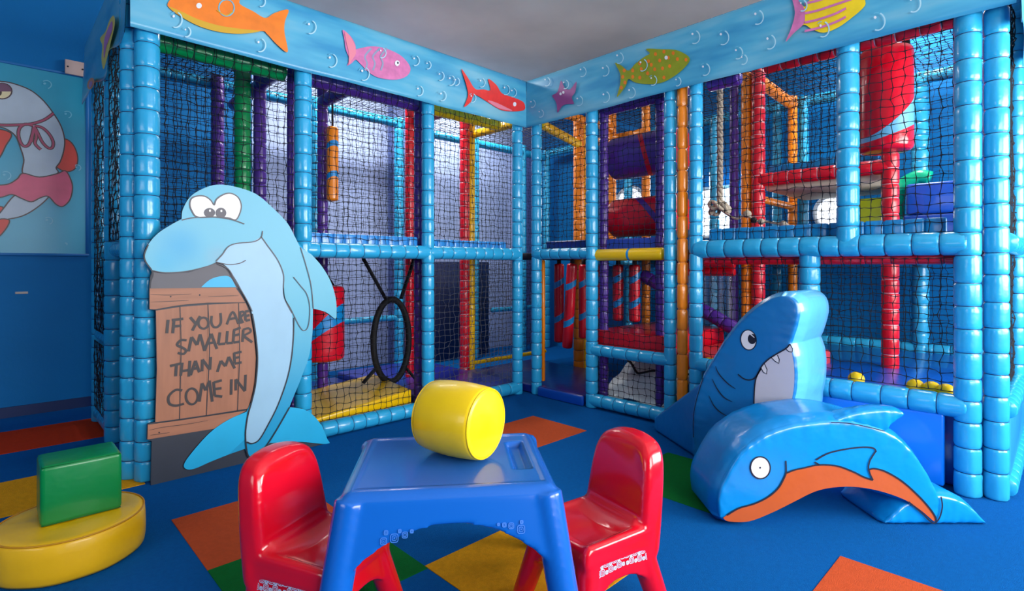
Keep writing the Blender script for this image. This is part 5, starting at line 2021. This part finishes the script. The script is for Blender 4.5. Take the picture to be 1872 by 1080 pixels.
# big red punch bag upper right
XG = 3.95
c0 = onX(1618, 200, XG)
zt_, zb__ = onX(1618, 92, XG).z, onX(1618, 287, XG).z
rg = (onX(1663, 200, XG) - onX(1574, 200, XG)).length / 2 * .72
PG = thing('punch_bag', 'big glossy red punch bag with a pale blue band, upper right wing', 'punch bag', (c0.x, c0.y, zb__))
M_REDG = vinyl('vinyl_red_gloss', (222, 10, 38), .2)
roller('bag', (c0.x, c0.y, zb__ + .03), (c0.x, c0.y, zt_), .143, M_REDG, M_REDG, PG, stripes=((.11, .22),), mstripe=vinyl('vinyl_pale_blue', (110, 185, 220)), tilt=.40, rnd=.03, n=56, phase=2.2)
for sg in (-1, 1):
    mb = MB()
    sweep(mb, [(c0.x, c0.y + sg * .11, zt_ - .03), (c0.x + .0, c0.y + sg * .09, 2.57)], .02, 8, flat=.25)
    mb.build('strap', M_STRAP, PG)

# soft blocks and far things in the upper right wing
XK = 4.75
a, b = onX(1655, 326, XK), onX(1742, 326, XK)
mb = MB()
rbox(mb, (XK, b.y - .04, 1.47), (XK + .45, a.y, 1.69), .02, 4)
tag(mb.build('foam_block', M_BLUE), 'royal blue foam block stacked top right behind the net', 'soft play shape')
mb = MB()
rbox(mb, (XK, b.y - .04, 1.203), (XK + .45, a.y + .02, 1.467), .02, 4)
tag(mb.build('foam_block', vinyl('vinyl_deep_blue', (10, 70, 165))), 'deep blue foam block under the royal blue one', 'soft play shape')
M_LIME = vinyl('vinyl_lime', (196, 214, 30))
M_EMR = vinyl('vinyl_emerald', (0, 190, 140))
XL = 5.0
a, b = onX(1560, 340, XL), onX(1618, 340, XL)
mb = MB()
rbox(mb, (XL, b.y, 1.203), (XL + .08, a.y, onX(1590, 362, XL).z), .012, 3)
tag(mb.build('foam_slab', M_LIME), 'lime green foam panel on the deck behind the red post', 'soft play shape')
ro = roller('foam_bar', (XL - .01, b.y, onX(1590, 336, XL).z), (XL - .01, a.y + .1, onX(1590, 336, XL).z), .04, M_LIME, M_LIME, RF)
ro['label'] = 'lime green padded bar'
a = onX(1640, 300, XL)
pts = [Vector((XL, a.y, 1.205)), Vector((XL, a.y, 1.62)), Vector((XL, a.y - .04, 1.72)), Vector((XL, a.y - .13, 1.77)), Vector((XL, a.y - .20, 1.75))]
mb = MB()
sweep(mb, spline([tuple(q_) for q_ in pts], 6), .05, 16)
tag(mb.build('foam_arch', M_EMR), 'emerald green foam arch between red post and blue block', 'soft play shape')

# bright portholes in the right wall
for (px, py, rr) in ((1524, 388, .16), (1152, 372, .20)):
    c_ = onX(px, py, XE - .01)
    mb = MB()
    sweep(mb, [(XE - .012, c_.y + rr * math.cos(t), c_.z + rr * math.sin(t)) for t in np.linspace(0, 2 * PI, 40, endpoint=False)], .02, 10, closed=True)
    w = mb.build('window_4' if px > 1300 else 'window_5', M_UPVC)
    w['kind'] = 'structure'
    mb = MB()
    sweep(mb, [(XE - .012, c_.y, c_.z), (XE - .002, c_.y, c_.z)], rr, 40)
    mb.build('pane', M_DAY, w)

# ball pit balls
random.seed(11)
bm = bmesh.new()
bmesh.ops.create_icosphere(bm, subdivisions=3, radius=.042)
mbb = MB()
from_bm(bm, mbb, 0)
M_BALL = [mat('ball_yellow', (240, 200, 0), .35), mat('ball_blue', (10, 90, 200), .35)]
protos = []
k = 0
BT = [(1565, 3.56, 686, 'by itself, left of the red post'), (1673, 3.56, 697, 'first one right of the red post'), (1703, 3.55, 700, 'middle one of the three right of the red post'), (1729, 3.53, 702, 'nearest to the thick corner post')]
first = None
for i, (px, X, py, wh) in enumerate(BT):
    c_ = onX(px, py, X)
    if first is None:
        first = mbb.build('pit_ball', M_BALL[0])
        o = first
    else:
        o = first.copy()
        COL.objects.link(o)
    o.location = (c_.x, c_.y, .411)
    tag(o, 'yellow ball in the ball pit, ' + wh, 'ball', 'yellow balls in the ball pit')
mb = MB()
rbox(mb, (3.45, 0.30, 0.002), (5.34, 1.62, .41), .02, 2)
o = mb.build('ball_pit_mat', vinyl('vinyl_pit_blue', (5, 80, 180)))
tag(o, 'blue padded base of the ball pit behind the low rail', 'mat')
